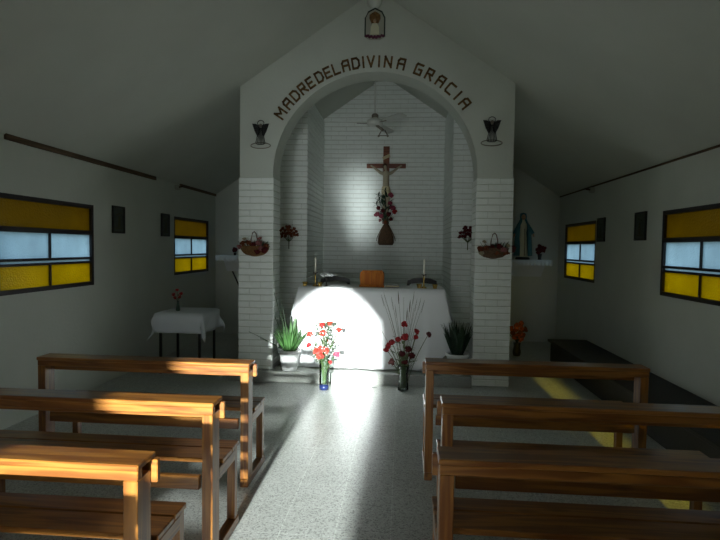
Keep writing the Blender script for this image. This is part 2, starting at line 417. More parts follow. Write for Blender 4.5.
# eave battens
struct(MB().box(-W, -W+.022, 4.05, 6.66, EAVE-.035, EAVE+.012).build('trim_9', M['batten']), 'brown batten along the left eave')
struct(MB().box(-W, -W+.022, 7.42, 8.88, EAVE-.03, EAVE+.012).build('trim_10', M['batten']), 'brown batten over the far left window')
struct(MB().box(W-.014, W, 3.2, 8.88, EAVE-.012, EAVE+.006).build('trim_11', M['batten']), 'thin batten along the right eave')

# windows: amber top light, frosted middle row, yellow bottom row
def window(n, sx, ya, yb, label):
    w = empty('window_%d' % n, (sx*(W+.03), (ya+yb)/2, 1.108)); struct(w, label)
    wd = (yb-ya)/2; H = .846; t = .04
    fr = MB()
    fr.box(-.028, .028, -wd, wd, 0, t); fr.box(-.028, .028, -wd, wd, H-t, H)
    fr.box(-.028, .028, -wd, -wd+t, t, H-t); fr.box(-.028, .028, wd-t, wd, t, H-t)
    fr.box(-.03, .03, -wd+t, wd-t, .53, .575)
    fr.build('window_frame', M['frame'], w); t = .034
    sh = MB()
    sh.box(-.022, .022, -wd+t, wd-t, .235, .257); sh.box(-.03, .018, -wd+t, wd-t, .277, .30)
    sh.box(-.018, .018, -.011, .011, t, .235); sh.box(-.018, .018, -.011, .011, .30, .53)
    sh.build('glazing_bar', M['frame'], w)
    g = .004; t = .034
    MB().box(-g, g, -wd+t, wd-t, .575, H-t).build('upper_pane', M['amb'], w)
    for a, b in ((-wd+t, -.011), (.011, wd-t)):
        MB().box(-g, g, a, b, .30, .53).build('middle_pane', M['blu'], w)
        MB().box(-g, g, a, b, t, .235).build('lower_pane', M['yel'], w)
    MB().box(-g, g, -wd+t, wd-t, .257, .277).build('gap_pane', M['blu'], w)
window(1, -1, *WL[0], 'large steel window in the left wall beside the middle pews')
window(2, -1, *WL[1], 'steel window in the left wall at the far corner')
window(3, 1, *WR[0], 'large steel window in the right wall beside the pews')
window(4, 1, *WR[1], 'steel window in the right wall at the far corner')
w = empty('window_5', ((SX0+SX1)/2, YF-.09, SZ0)); struct(w, 'tall yellow sidelight in the entrance wall')
hw = (SX1-SX0)/2; hh = SZ1-SZ0
fr = MB().box(-hw, hw, -.03, .03, 0, .03).box(-hw, hw, -.03, .03, hh-.03, hh).box(-hw, -hw+.03, -.03, .03, .03, hh-.03).box(hw-.03, hw, -.03, .03, .03, hh-.03)
fr.build('window_frame', M['frame'], w)
MB().box(-hw+.03, hw-.03, -.02, .02, .64, .67).build('glazing_bar', M['frame'], w)
MB().box(-hw+.03, hw-.03, -.004, .004, .03, .64).build('lower_pane', M['yel_door'], w)
MB().box(-hw+.03, hw-.03, -.004, .004, .67, hh-.03).build('upper_pane', M['amb_door'], w)
# entrance door leaf, swung open outwards
d = empty('door_1', (DX0+.02, YF-.2, .0)); struct(d, 'wooden entrance door swung open outside'); d.rotation_euler.z = math.radians(-172)
MB().box(0, 1.1, -.02, .02, .02, 1.9).build('door_panel', M['render'], d)
MB().tube([(1.02, -.02, 1.0), (1.02, -.07, 1.0), (.92, -.07, 1.0)], .01).build('door_handle', M['iron'], d)
# small bracket boxes under the eaves
for sx, y, lb in ((-1, 7.3, 'small pale bracket box under the left eave'), (1, 7.377, 'small pale bracket box under the right eave')):
    t = thing('wall_bracket', lb, 'bracket', (sx*W, y, EAVE-.09))
    MB().box(min(0, -sx*.05), max(0, -sx*.05), -.045, .045, 0, .07, .006).build('bracket_body', M['backing'], t)
    MB().tube([(-sx*.05, 0, .04), (-sx*.11, -.02, .045)], .012).build('bracket_stub', M['batten'], t)

# ------------------------------------------------------------------ pews
def make_pew(L=1.42):
    t = thing('church_pew', '', 'pew', group='varnished pine pews')
    h = L/2
    MB().box(-h, h, 0, .035, .742, .778, .003).build('top_rail', M['pine_x'], t)
    MB().box(-h-.004, h+.004, -.006, .125, .778, .80, .004).build('cap_board', M['pine_x'], t)
    MB().box(-h-.02, h+.022, .098, .122, .695, .7775, .003).build('back_board', M['pine_x'], t)
    for s in (-1, 1):
        x = s*(h-.027)
        MB().box(x-.026, x+.026, .0, .096, .052, .7415, .003).build('rear_post', M['pine_z'], t)
        MB().box(x-.022, x+.022, .345, .392, .052, .445, .003).build('front_leg', M['pine_z'], t)
        xr = s*(h-.022)
        MB().box(xr-.020, xr+.020, .097, .344, .385, .445, .003).build('seat_bearer', M['pine_y'], t)
        MB().box(x-.026, x+.026, -.005, .41, 0, .051, .004).build('floor_runner', M['pine_y'], t)
    MB().box(-h+.071, h-.071, .012, .040, .37, .436, .003).build('rear_stretcher', M['pine_x'], t)
    MB().box(-h+.0, h-.0, .145, .285, .446, .471, .004).build('seat_plank', M['pine_x'], t)
    MB().box(-h+.0, h-.0, .292, .405, .446, .471, .004).build('seat_plank', M['pine_x'], t)
    return t
pew = make_pew()
PEWS = [(-1.352, 3.205, .2, 'varnished pine pew on the left of the aisle, the one furthest forward'),
        (-1.278, 2.375, .1, 'varnished pine pew on the left, the middle one of three'),
        (-1.278, 1.67, .0, 'varnished pine pew on the left, nearest with its end post by the frame bottom'),
        (-1.278, .92, .0, 'varnished pine pew on the left, first row behind the ones in view'),
        (-1.278, .16, .0, 'varnished pine pew on the left, second row behind the ones in view'),
        (1.24, 1.08, .0, 'varnished pine pew on the right, first row behind the ones in view'),
        (1.24, .32, .0, 'varnished pine pew on the right, second row behind the ones in view'),
        (1.237, 3.435, .0, 'shaded pine pew on the right of the aisle, the one furthest forward'),
        (1.275, 2.52, .2, 'shaded pine pew on the right, the middle one of three'),
        (1.212, 1.838, .1, 'dark shaded pine pew on the right, nearest to the camera')]
for i, (x, y, a, lb) in enumerate(PEWS):
    o = pew if i == 0 else copy_tree(pew)
    o.location = (x + (.02 if x < 0 else -.02), y, 0); o.rotation_euler.z = math.radians(-a); o['label'] = lb

# long low bench by the right wall
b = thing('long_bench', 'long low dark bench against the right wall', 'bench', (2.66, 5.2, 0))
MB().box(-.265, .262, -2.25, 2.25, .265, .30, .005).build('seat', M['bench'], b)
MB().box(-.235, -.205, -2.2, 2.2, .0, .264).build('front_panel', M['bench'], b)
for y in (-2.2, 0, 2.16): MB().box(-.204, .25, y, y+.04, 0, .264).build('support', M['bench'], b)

# ------------------------------------------------------------------ altar
al = thing('altar', 'altar table under its white cloth on the low step', 'altar', (-.02, 6.32, STEP))
MB().box(-.83, .83, -.27, .27, .88, .94).build('altar_top', M['dark_wood'], al)
for s in (-1, 1): MB().box(s*.62-.12, s*.62+.12, -.22, .22, 0, .879).build('altar_support', M['dark_wood'], al)
def altar_cloth():
    """a long linen: flat top, front fall to the step, shorter pointed side falls"""
    bm = bmesh.new(); zt = .946; hx, hy = .852, .29
    nx = 90
    def fold(x, t): return .014*t*(math.sin(x*13+.6)+.5*math.sin(x*29+2)+.3*math.sin(x*53))
    grid = []
    rows = [('b', k/8) for k in range(8, 0, -1)] + [('t', k/6) for k in range(7)] + [('f', k/16) for k in range(1, 17)]
    for kind, t in rows:
        r = []
        for i in range(nx+1):
            x = -hx+2*hx*i/nx; e = abs(x)/hx
            if kind == 't': p = (x, hy-2*hy*t, zt)
            elif kind == 'f':
                zb = .012 if x < .6 else .012+(x-.6)*.9
                z = zt-(zt-zb)*t; fl = (.11*t/.36 if t < .36 else .072) if x < 0 else .095*min(t/.5, 1)
                p = (x*(1+fl), -hy-.006-.028*t-fold(x, t), z)
            else: p = (x, hy+.006+.01*t, zt-.35*t)
            r.append(bm.verts.new(p))
        grid.append(r)
    for a, b_ in zip(grid, grid[1:]):
        for i in range(nx):
            f = bm.faces.new((a[i], a[i+1], b_[i+1], b_[i])); f.smooth = True
    # side falls, joined to the top's edges; the front corner hangs in a point
    for s in (-1, 1):
        prev = [grid[8+k][0 if s < 0 else nx] for k in range(7)]
        for j in range(1, 11):
            t = j/10; cur = []
            for k in range(7):
                y = hy-2*hy*k/6; drop = .33+.05*(k/6)
                cur.append(bm.verts.new((s*(hx+.10*t+.012*t*math.sin(y*22+s)), y-.02*t*(k/6), zt-drop*t)))
            for k in range(6):
                f = bm.faces.new((prev[k], prev[k+1], cur[k+1], cur[k])); f.smooth = True
            prev = cur
    me = bpy.data.meshes.new('altar_cloth'); bmesh.ops.recalc_face_normals(bm, faces=bm.faces[:]); bm.to_mesh(me); bm.free()
    me.materials.append(M['cloth']); o = bpy.data.objects.new('altar_cloth', me); C.objects.link(o)
    o.location = (-.02, 6.32, STEP+.003)
    so = o.modifiers.new('thickness', 'SOLIDIFY'); so.thickness = .003; so.offset = 1
    return tag(o, 'long white linen cloth covering the altar down to the step', 'altar cloth')
altar_cloth()
TOP = STEP+.003+.946+.0035   # cloth surface

def candlestick(x, y, label, cups):
    t = thing('candlestick', label, 'candlestick', (x, y, TOP), group='altar candles')
    MB().lathe([(0, 0), (.035, 0), (.036, .008), (.012, .02), (.008, .05), (.007, .10), (.011, .115), (.007, .125), (.012, .15), (0, .151)], seg=14).build('stem', M['gold'], t)
    MB().lathe([(0, .150), (.022, .151), (.030, .163), (.027, .164), (.010, .155), (0, .156)], seg=14).build('drip_tray', M['iron'], t)
    c = MB().lathe([(0, .157), (.0125, .157), (.0125, .34), (.006, .346), (0, .346)], seg=12).build('candle', M['wax'], t)
    MB().tube([(0, 0, .346), (.001, 0, .362)], .0015, 5).build('wick', M['iron'], c)
    for i, (dx, lb) in enumerate(cups):
        k = tag(MB().lathe([(0, 0), (.026, 0), (.022, .012), (.034, .05), (.031, .05), (.020, .014), (0, .012)], seg=14).build('brass_cup', M['gold']), lb, 'cup', 'brass cups on the altar')
        k.location = (x+dx, y-.03, TOP)
candlestick(-.705, 6.22, 'white candle on a brass stem at the left end of the altar', ((-.12, 'small brass cup at the left corner of the altar'), (.06, 'small brass cup just right of the left candle')))
candlestick(.60, 6.22, 'white candle on a brass stem at the right end of the altar', ((-.055, 'small brass cup just left of the right candle'), (.13, 'small brass cup at the right corner of the altar')))
# white flower bowl
t = thing('flower_bowl', 'white bloom in a small dark goblet beside the left candle', 'flower', (-.575, 6.26, TOP))
MB().lathe([(0, 0), (.028, 0), (.006, .012), (.006, .05), (.03, .075), (.035, .10), (.03, .10), (0, .08)], seg=14).build('goblet', M['iron'], t)
mb = MB()
for k in range(22):
    a = k*2.4; rr = .012+.055*math.sqrt(k/22); mb.ball((rr*math.cos(a), rr*.7*math.sin(a), .15-.35*rr+.004), .024, 1, 1, .8, sub=1, rough=.2)
mb.build('bloom', M['pot'], t)
# lectern / missal stand
t = thing('missal_stand', 'orange-brown wooden missal stand in the middle of the altar', 'book stand', (-.02, 6.30, TOP))
mb = MB()
mb.prism([(-.138, 0), (.138, 0), (.145, .12), (.140, .172), (.115, .198), (-.115, .198), (-.140, .172), (-.145, .12)], -.085, .085)
mb.build('stand_body', M['lectern'], t)
MB().box(-.15, .15, -.098, -.086, 0, .028, .003).build('book_ledge', M['lectern'], t)
for s in (-1, 1): MB().prism([(s*.004, .03), (s*.125, .03), (s*.125, .165), (s*.004, .18)], -.094, -.086).build('door_panel', M['lectern'], t)
t = thing('altar_book', 'flat dark book lying right of the missal stand', 'book', (.225, 6.27, TOP))
MB().box(-.085, .085, -.06, .06, 0, .006).build('cover', M['chair'], t)
MB().box(-.08, .082, -.056, .056, .0065, .022).build('pages', M['bone'], t)
MB().box(-.085, .085, -.06, .06, .0225, .03).build('cover', M['chair'], t)
# small dark post hook between (a spectacles-like thing on the cloth edge)
# chairs behind the altar
def make_chair():
    t = thing('presider_chair', '', 'chair', group='dark chairs behind the altar')
    for sx in (-1, 1):
        MB().box(sx*.19-.018, sx*.19+.018, -.02, .02, 0, .93, .004).build('rear_leg', M['chair'], t)
        MB().box(sx*.19-.018, sx*.19+.018, .38, .42, 0, .44, .004).build('front_leg', M['chair'], t)
    mb = MB()
    top = [(-.215, .88), (-.20, .97), (-.12, 1.0), (0, 1.012), (.12, 1.0), (.20, .97), (.215, .88), (.15, .925), (0, .94), (-.15, .925)]
    mb.prism([(x, z+.005) for x, z in top], -.021, .019)
    mb.build('crest_rail', M['chair'], t)
    for z in (.62, .76): MB().box(-.17, .17, -.012, .012, z, z+.06, .003).build('back_slat', M['chair'], t)
    MB().box(-.22, .22, .022, .44, .441, .49, .008).build('seat', M['chair'], t)
    return t
ch = make_chair()
for i, (x, y, rz, lb) in enumerate(((-.50, 7.56, 170, 'dark wooden chair behind the altar, left of the missal stand'), (.47, 7.56, 178, 'dark wooden chair behind the altar, its back nearest the missal stand on the right'), (.775, 7.50, 186, 'dark wooden chair behind the right candle'))):
    pass
CH = [(-.60, 7.30, 'dark wooden chair behind the altar, behind the white bloom'), (.62, 7.30, 'dark wooden chair behind the altar, behind the right candle')]
for i, (x, y, lb) in enumerate(CH):
    o = ch if i == 0 else copy_tree(ch)
    o.location = (x, y, STEP); o.rotation_euler.z = PI; o['label'] = lb

# ------------------------------------------------------------------ flowers
def rose_bm(mb, c, r, d=(0, -.5, 1), layers=3):
    d = Vector(d).normalized(); q = Vector((0, 0, 1)).rotation_difference(d).to_matrix(); c = Vector(c)
    mb.ball(c+d*r*.12, r*.6, sub=2, rough=.5)
    for l in range(layers):
        n = 5+l; tilt = .25+.36*l; rr = r*(.60+.2*l)
        for k in range(n):
            a = 2*PI*k/n + l*.6+random.random()*.5; V = []; tk = tilt*random.uniform(.6, 1.25); rk = rr*random.uniform(.75, 1.15)
            for j, (s, w) in enumerate(((.05, .18), (.55, .52), (1, .38))):
                up = math.cos(tk*s*1.3)*s*rk; out = math.sin(tk*s*1.2+.15)*s*rk*1.05
                for e in (-1, 1):
                    aa = a; px = out*math.cos(aa)-e*w*rr*math.sin(aa); py = out*math.sin(aa)+e*w*rr*math.cos(aa)
                    V.append(mb.bm.verts.new(c+q @ Vector((px, py, up*.95-r*.3+random.uniform(-.04, .04)*r))))
            mb.bm.faces.new((V[0], V[1], V[3], V[2])); mb.bm.faces.new((V[2], V[3], V[5], V[4]))

def curve3(p0, p1, bend=.0, n=6):
    p0, p1 = Vector(p0), Vector(p1); out = []
    side = Vector((p1.x-p0.x, p1.y-p0.y, 0))
    for i in range(n+1):
        t = i/n; p = p0.lerp(p1, t); p -= side*(bend*math.sin(PI*t)); out.append(p)
    return out

def flower(name, label, cat, group, base, tip, r, m, stem_r=.0028, d=None, leaves=1, bend=.25, stem_m='stem'):
    t = thing(name, label, cat, base, group=group)
    rel = Vector(tip)-Vector(base)
    pts = curve3((0, 0, 0), rel, bend)
    mb = MB().tube(pts, stem_r, 5)
    for k in range(leaves):
        q = pts[3+k % 3]; a = random.random()*6.28
        mb.leaf(q, (math.cos(a), math.sin(a), .5), .06+.03*random.random(), .022, .5)
    mb.build('stem', M[stem_m], t)
    b = MB(); dd = d or (rel.x*.8, rel.y*.8-.5, .45)
    rose_bm(b, rel, r, dd); b.build('blossom', M[m], t, recalc=False)
    return t

def vase(name, label, x, y, prof, base_mat=None, base_h=0):
    t = thing(name, label, 'vase', (x, y, 0))
    inner = [(max(r-.004, 0), z+(.012 if i == 0 else 0)) for i, (r, z) in enumerate(prof)]
    mb = MB().lathe([(0, 0)]+prof+inner[::-1]+[(0, .012)], seg=24)
    if base_h:
        mb.bm.free(); mb = MB(); pp = [(r, z) for r, z in prof if z >= base_h-.001]
        mb.lathe(pp+[(r-.004, z) for r, z in pp][::-1], seg=24)
        MB().lathe([(0, 0), (prof[0][0], 0), (prof[0][0]+.001, base_h-.002), (0, base_h-.002)], seg=24).build('base', M[base_mat], t)
    mb.build('glass_body', M['glass'], t)
    return t
# left vase on the floor before the altar
VX, VY = -.485, 5.55
vase('glass_vase', 'tall clear glass vase with a navy base on the floor, left of the altar front', VX, VY, [(.052, 0), (.052, .055), (.053, .2), (.058, .36), (.06, .37)], 'navy', .055)
spots = [(-.155, .60, -.02, .036, 'rose'), (-.03, .70, .0, .036, 'red'), (.045, .715, .03, .036, 'rose'), (-.01, .62, -.05, .04, 'rose'), (.155, .655, -.02, .034, 'rose'),
         (-.165, .49, -.05, .034, 'red'), (-.075, .435, -.07, .040, 'rose'), (-.02, .455, -.09, .042, 'rose'), (.03, .44, -.08, .040, 'rose'), (-.03, .385, -.10, .044, 'rose'), (.14, .40, -.06, .036, 'pink'), (.075, .315, -.07, .022, 'red'), (.03, .52, .05, .034, 'rose')]
for i, (dx, z, dy, r, m) in enumerate(spots):
    hgt = 'topmost' if z > .69 else 'upper' if z > .58 else 'middle' if z > .43 else 'low'
    side = 'left side' if dx < -.1 else 'right side' if dx > .1 else 'centre'
    lb = {'rose': 'coral', 'red': 'deep red', 'pink': 'pink'}[m]+' rose in the navy-based vase, %s of the bunch, %s' % (side, hgt)
    flower('rose', lb, 'flower', 'roses in the left floor vase', (VX+dx*.08, VY+dy*.1, .06), (VX+dx, VY+dy, z), r, m, leaves=2, bend=.3)
mb = MB()
for k in range(380):
    a = random.random()*6.28; z = .30+.42*random.random(); rr = .13*random.random()**.6
    mb.leaf((VX+rr*math.cos(a), VY+rr*math.sin(a)*.7, z), (math.cos(a), math.sin(a), random.uniform(-.2, 1)), random.uniform(.03, .06), .018, .3, 2)
for k in range(14):
    a = k*2.1; mb.tube(curve3((VX+.02*math.cos(a), VY+.02*math.sin(a), .07), (VX+.09*math.cos(a*1.7), VY+.06*math.sin(a), .55+.02*k), .3, 4), .002, 4)
tag(mb.build('greenery', M['fern'], origin=(VX, VY, .07)), 'light green filler sprigs among the roses in the navy-based vase', 'greenery', kind='stuff')
mb = MB()
for k in range(230):
    a = random.random()*6.28; z = .33+.38*random.random(); rr = .03+.15*random.random()**.7
    mb.ball((VX+rr*math.cos(a), VY+rr*math.sin(a)*.7-.01, z), .0055, sub=1)
for k in range(16):
    a = k*2.1; mb.tube(curve3((VX, VY, .1), (VX+.14*math.cos(a*1.3), VY+.08*math.sin(a), .45+.02*k), .3, 4), .001, 4)
tag(mb.build('baby_breath', M['pot'], origin=(VX, VY, .1)), 'tiny white filler blossoms among the roses in the navy-based vase', 'flower', kind='stuff')
for i, (dx, z) in enumerate(((-.10, .97), (-.05, 1.0), (-.01, .93), (.02, 1.02), (-.17, .88))):
    o = MB().tube(curve3((0, 0, 0), (dx, .03, z-.08), .35, 7), .0022, 5, r2=.0008)
    o.leaf((dx, .03, z-.10), (dx, 0, 1), .07, .006, .1)
    tag(o.build('dry_twig', M['straw']), 'thin dry twig rising from the navy-based vase of roses', 'twig', 'dry twigs in the left floor vase').location = (VX, VY, .08)
# right vase
UX, UY = .372, 5.60
vase('glass_vase', 'short waisted clear glass vase of stems on the floor, right of the altar front', UX, UY, [(.055, 0), (.058, .03), (.050, .12), (.048, .18), (.062, .27), (.064, .28)])
spots = [(-.17, .50, .036, 'red'), (-.13, .535, .040, 'red'), (-.185, .455, .036, 'red'), (-.06, .57, .036, 'red'), (.01, .60, .042, 'red'), (0, .735, .038, 'red'), (.135, .66, .032, 'red'), (.125, .60, .034, 'red'),
         (.26, .635, .034, 'maroon'), (-.125, .325, .038, 'mauve'), (.09, .40, .036, 'maroon'), (.05, .47, .036, 'maroon'), (-.02, .42, .034, 'maroon'), (.015, .32, .036, 'maroon')]
for dx, z, r, m in spots:
    hgt = 'topmost' if z > .7 else 'upper' if z > .55 else 'middle' if z > .44 else 'low'
    side = 'far left' if dx < -.16 else 'left side' if dx < -.04 else 'far right' if dx > .2 else 'right side' if dx > .07 else 'centre'
    lb = {'red': 'red', 'maroon': 'dark maroon', 'mauve': 'faded pink'}[m]+' carnation in the waisted vase, %s of the bunch, %s' % (side, hgt)
    flower('carnation', lb, 'flower', 'carnations in the right floor vase', (UX+dx*.12, UY, .03), (UX+dx, UY-.05-.03*random.random(), z), r, m, stem_r=.0035, leaves=1, bend=.3 if z < .6 else .12)
for i, (dx, z, sp) in enumerate(((-.38, .85, 0), (-.25, 1.02, 1), (-.22, 1.05, 1), (-.14, 1.0, 1), (-.07, 1.06, 1), (-.01, 1.02, 0), (.06, .98, 1), (.10, 1.06, 1), (.13, .99, 1), (.17, 1.0, 1), (.21, .97, 1), (.10, .9, 0), (-.10, .92, 1), (-.19, .93, 0), (.03, .88, 1))):
    mb = MB().tube(curve3((0, 0, 0), (dx, .04*math.sin(i*2), z-.05), .15, 7), .003, 5, r2=.001)
    if sp:
        e = Vector((dx, .04*math.sin(i*2), z-.05)); dr = e.normalized()
        mb.leaf(e-dr*.12, dr, .14, .011, .02, 3)
    tag(mb.build('grass_stalk', M['straw']), 'tall dry grass stalk fanning out of the waisted vase of carnations', 'dried grass', 'dry grass stalks in the right floor vase').location = (UX, UY, .05)
mb = MB()
for k in range(60):
    a = random.random()*6.28; z = .24+.33*random.random(); rr = .10*random.random()
    mb.leaf((UX+rr*math.cos(a), UY+rr*math.sin(a)*.6, z), (math.cos(a), math.sin(a)*.6, random.uniform(0, 1)), random.uniform(.05, .10), .022, .4, 3)
for k in range(14): mb.tube(curve3((UX+.035*math.cos(k), UY+.03*math.sin(k), .03), (UX+.07*math.cos(k+2), UY+.05*math.sin(k+2), .42), .2, 4), .0035, 5)
tag(mb.build('greenery', M['stem'], origin=(UX, UY, .03)), 'dull green leaves and stems among the carnations in the waisted vase', 'greenery', kind='stuff')
# small dark leaf lying on the floor by the altar front
mb = MB(); mb.leaf((0, 0, .004), (1, .2, .02), .07, .03, .0, 3)
tag(mb.build('fallen_leaf', M['dgreen']), 'small dark leaf fallen on the floor between the two vases', 'leaf').location = (.02, 5.66, 0)

# ------------------------------------------------------------------ potted plants by the altar
def potted_plant(label, x, y, n, h, spread, blade, m, extra=()):
    t = thing('potted_plant', label, 'plant', (x, y, STEP))
    MB().lathe([(0, 0), (.085, 0), (.092, .02), (.118, .20), (.135, .205), (.135, .235), (.122, .235), (.10, .20), (0, .19)], seg=28).build('pot', M['pot'], t)
    MB().lathe([(0, .205), (.104, .205), (.10, .198), (0, .196)], seg=20).build('soil', M['soil'], t)
    mb = MB()
    for k in range(n):
        a = 2*PI*random.random(); s = spread*random.random()**.5
        mb.leaf((.05*math.cos(a), .05*math.sin(a), .20), (s*math.cos(a), s*math.sin(a)*.45, 1), h*random.uniform(.55, 1), blade, .25+.4*s, 5, random.uniform(-1, 1))
    for p, d, l, wd in extra: mb.leaf(p, d, l, wd, .15, 6)
    mb.build('foliage', M[m], t)
    return t
potted_plant('bushy green plant in a white pot on the step, left of the altar', -.945, 5.90, 150, .34, .6, .015, 'fern',
    [((-.03, 0, .2), (-.9, -.1, .55), .50, .045), ((-.02, 0, .2), (-.8, -.2, .5), .36, .045), ((0, .02, .2), (-.26, 0, 1), .72, .05), ((0, .02, .2), (-.16, 0, 1), .60, .05), ((.02, 0, .2), (.10, 0, 1), .46, .04), ((0, 0, .2), (-.4, 0, 1), .45, .035), ((0, 0, .2), (.22, -.1, 1), .42, .04), ((0, -.02, .2), (-.2, 0, 1), .54, .035), ((.02, .0, .2), (.0, -.1, 1), .40, .04), ((.03, 0, .2), (.32, 0, 1), .34, .04)])
potted_plant('dark green upright plant in a pot on the step, right of the altar', .985, 5.97, 110, .42, .38, .026, 'dgreen')

# ------------------------------------------------------------------ arch inscription
GL = {'M': [((0, 0), (0, 1)), ((0, 1), (.5, .45)), ((.5, .45), (1, 1)), ((1, 1), (1, 0))],
      'A': [((0, 0), (0, .78)), ((0, .78), (.22, 1)), ((.22, 1), (1, 1)), ((1, 1), (1, 0)), ((0, .5), (1, .5))],
      'D': [((0, 0), (0, 1)), ((0, 1), (.7, 1)), ((.7, 1), (1, .75)), ((1, .75), (1, .25)), ((1, .25), (.7, 0)), ((.7, 0), (0, 0))],
      'R': [((0, 0), (0, 1)), ((0, 1), (.9, 1)), ((.9, 1), (.9, .5)), ((.9, .5), (0, .5)), ((.4, .5), (1, 0))],
      'E': [((0, 0), (0, 1)), ((0, 1), (.9, 1)), ((0, .5), (.75, .5)), ((0, 0), (.9, 0))],
      'L': [((0, 1), (0, 0)), ((0, 0), (.9, 0))],
      'I': [((.5, 0), (.5, 1))],
      'V': [((0, 1), (.5, 0)), ((.5, 0), (1, 1))],
      'N': [((0, 0), (0, 1)), ((0, 1), (1, 0)), ((1, 0), (1, 1))],
      'G': [((1, 1), (.1, 1)), ((.1, 1), (0, .85)), ((0, .85), (0, .0)), ((0, 0), (1, 0)), ((1, 0), (1, .5)), ((1, .5), (.55, .5))],
      'C': [((1, 1), (.15, 1)), ((.15, 1), (0, .85)), ((0, .85), (0, .15)), ((0, .15), (.15, 0)), ((.15, 0), (1, 0))]}
TEXT = 'MADREDELADIVINAGRACIA'
WORDS = ['MADRE']*5+['DE']*2+['LA']*2+['DIVINA']*6+['GRACIA']*6
ANG = [145.9, 139.9, 134.4, 129.3, 124.4, 119.2, 114.4, 109.8, 104.9, 99.8, 96.0, 92.2, 88.1, 83.6, 77.0, 68.0, 61.9, 55.6, 49.6, 44.6, 39.4]
seen = {}
for ch_, an, wd_ in zip(TEXT, ANG, WORDS):
    n = seen.get((wd_, ch_), 0); seen[(wd_, ch_)] = n+1
    tot = wd_.count(ch_)
    lb = 'brown wooden letter %s%s in %s over the arch' % (ch_, '' if tot == 1 else (', first one' if n == 0 else ', second one'), wd_)
    hgt, wdt, st = .110, .072, .021
    if ch_ == 'M': wdt = .086
    mb = MB()
    for (x0, z0), (x1, z1) in GL[ch_]:
        p, q = Vector(((x0-.5)*wdt, (z0-.5)*hgt)), Vector(((x1-.5)*wdt, (z1-.5)*hgt)); dd = q-p
        a = math.atan2(dd.y, dd.x); c = (p+q)/2
        mb.obox((c.x, 0, c.y), (dd.length+st*.9, .014, st), Matrix.Rotation(-a, 4, 'Y'))
    o = tag(mb.build('wall_letter', M['letter']), lb, 'letter', 'wooden letters over the arch')
    th = math.radians(an); R = 1.292
    o.location = (R*math.cos(th), YA-.008, 2.335+R*math.sin(th)); o.rotation_euler.y = -(th-PI/2)

# ------------------------------------------------------------------ emblem and round fixture above
t = thing('arched_plaque', 'arched plaque of a crowned Madonna above the inscription', 'plaque', (-.01, YA, 3.865))
mb = MB(); out = [(-.108, .03), (-.06, 0), (.06, 0), (.108, .03), (.108, .235), (.075, .30), (0, .338), (-.075, .30), (-.108, .235)]
MB().prism(out, -.012, 0).build('plaque_board', M['backing'], t)
mb = MB().tube([(x, -.016, z) for x, z in out[3:]]+[(out[0][0], -.016, out[0][1])], .0085, 6)
mb.build('plaque_rim', M['emb_green'], t)
MB().prism([(-.05, .05), (.05, .05), (.045, .13), (.025, .17), (-.025, .17), (-.045, .13)], -.034, -.012).build('robe_relief', M['robe'], t)
MB().prism([(-.038, .175), (.038, .175), (.062, .225), (.06, .262), (.03, .285), (0, .30), (-.03, .285), (-.06, .262), (-.062, .225)], -.030, -.012).build('crown_relief', M['brown'], t)
mb = MB().ball((0, -.034, .195), .022, .8, .6, 1.1); mb.build('face_relief', M['skin'], t)
mb = MB()
for k in range(11): mb.ball((-.095+.019*k, -.022, .035-.018*math.sin(PI*k/10)+.01*(k % 2)), .017, sub=1, rough=.3)
mb.build('flower_relief', M['purple'], t)
t = thing('ceiling_lamp', 'pale round lamp near the ridge above the plaque', 'lamp', (-.02, YA, 4.285))
MB().lathe([(0, 0), (.085, 0), (.085, .012), (.06, .035), (.03, .05), (0, .054)], seg=24).build('lamp_bowl', M['fanw'], t)
for o in C.objects:
    if o.parent == t: o.rotation_euler.x = PI/2
# wire angels
def angel(label, x, z, tilt):
    t = thing('wire_angel', label, 'ornament', (x, YA-.008, z), group='wire angels on the arch wall')
    def circ(cx, cz, rx, rz, n=20, a0=0, a1=2*PI): return [(cx+rx*math.cos(a0+(a1-a0)*k/n), -.004, cz+rz*math.sin(a0+(a1-a0)*k/n)) for k in range(n+1)]
    MB().tube(circ(0, .285, .038, .03), .0045, 6).build('halo', M['iron'], t)
    MB().ball((0, -.014, .255), .02, 1, .6, 1.1).build('head', M['fand'], t)
    for s in (-1, 1):
        mb = MB()
        mb.prism([(s*.012, .25), (s*.055, .275), (s*.098, .278), (s*.085, .24), (s*.068, .19), (s*.035, .13), (s*.015, .16)], -.012, -.006)
        for k in range(5): mb.tube([(s*.015, -.014, .24-.015*k), (s*(.095-.012*k), -.014, .27-.03*k)], .004, 5)
        mb.build('wing', M['iron'], t)
    mb = MB()
    for k in range(-3, 4): mb.tube([(k*.006, -.016, .23), (k*.012, -.02, .14), (k*.018, -.016, .04+abs(k)*.005)], .0035, 5)
    mb.tube([(-.05, -.01, .05), (-.03, -.014, .04), (.03, -.014, .04), (.055, -.01, .055)], .0045, 5)
    mb.build('gown', M['iron'], t)
    MB().tube(circ(0, .03, .115, .032, 28), .0055, 6).build('ribbon_ring', M['fand'], t)
angel('black wire angel on the left of the arch', -1.30, 2.665, 0)
angel('black wire angel on the right of the arch', 1.30, 2.69, 0)

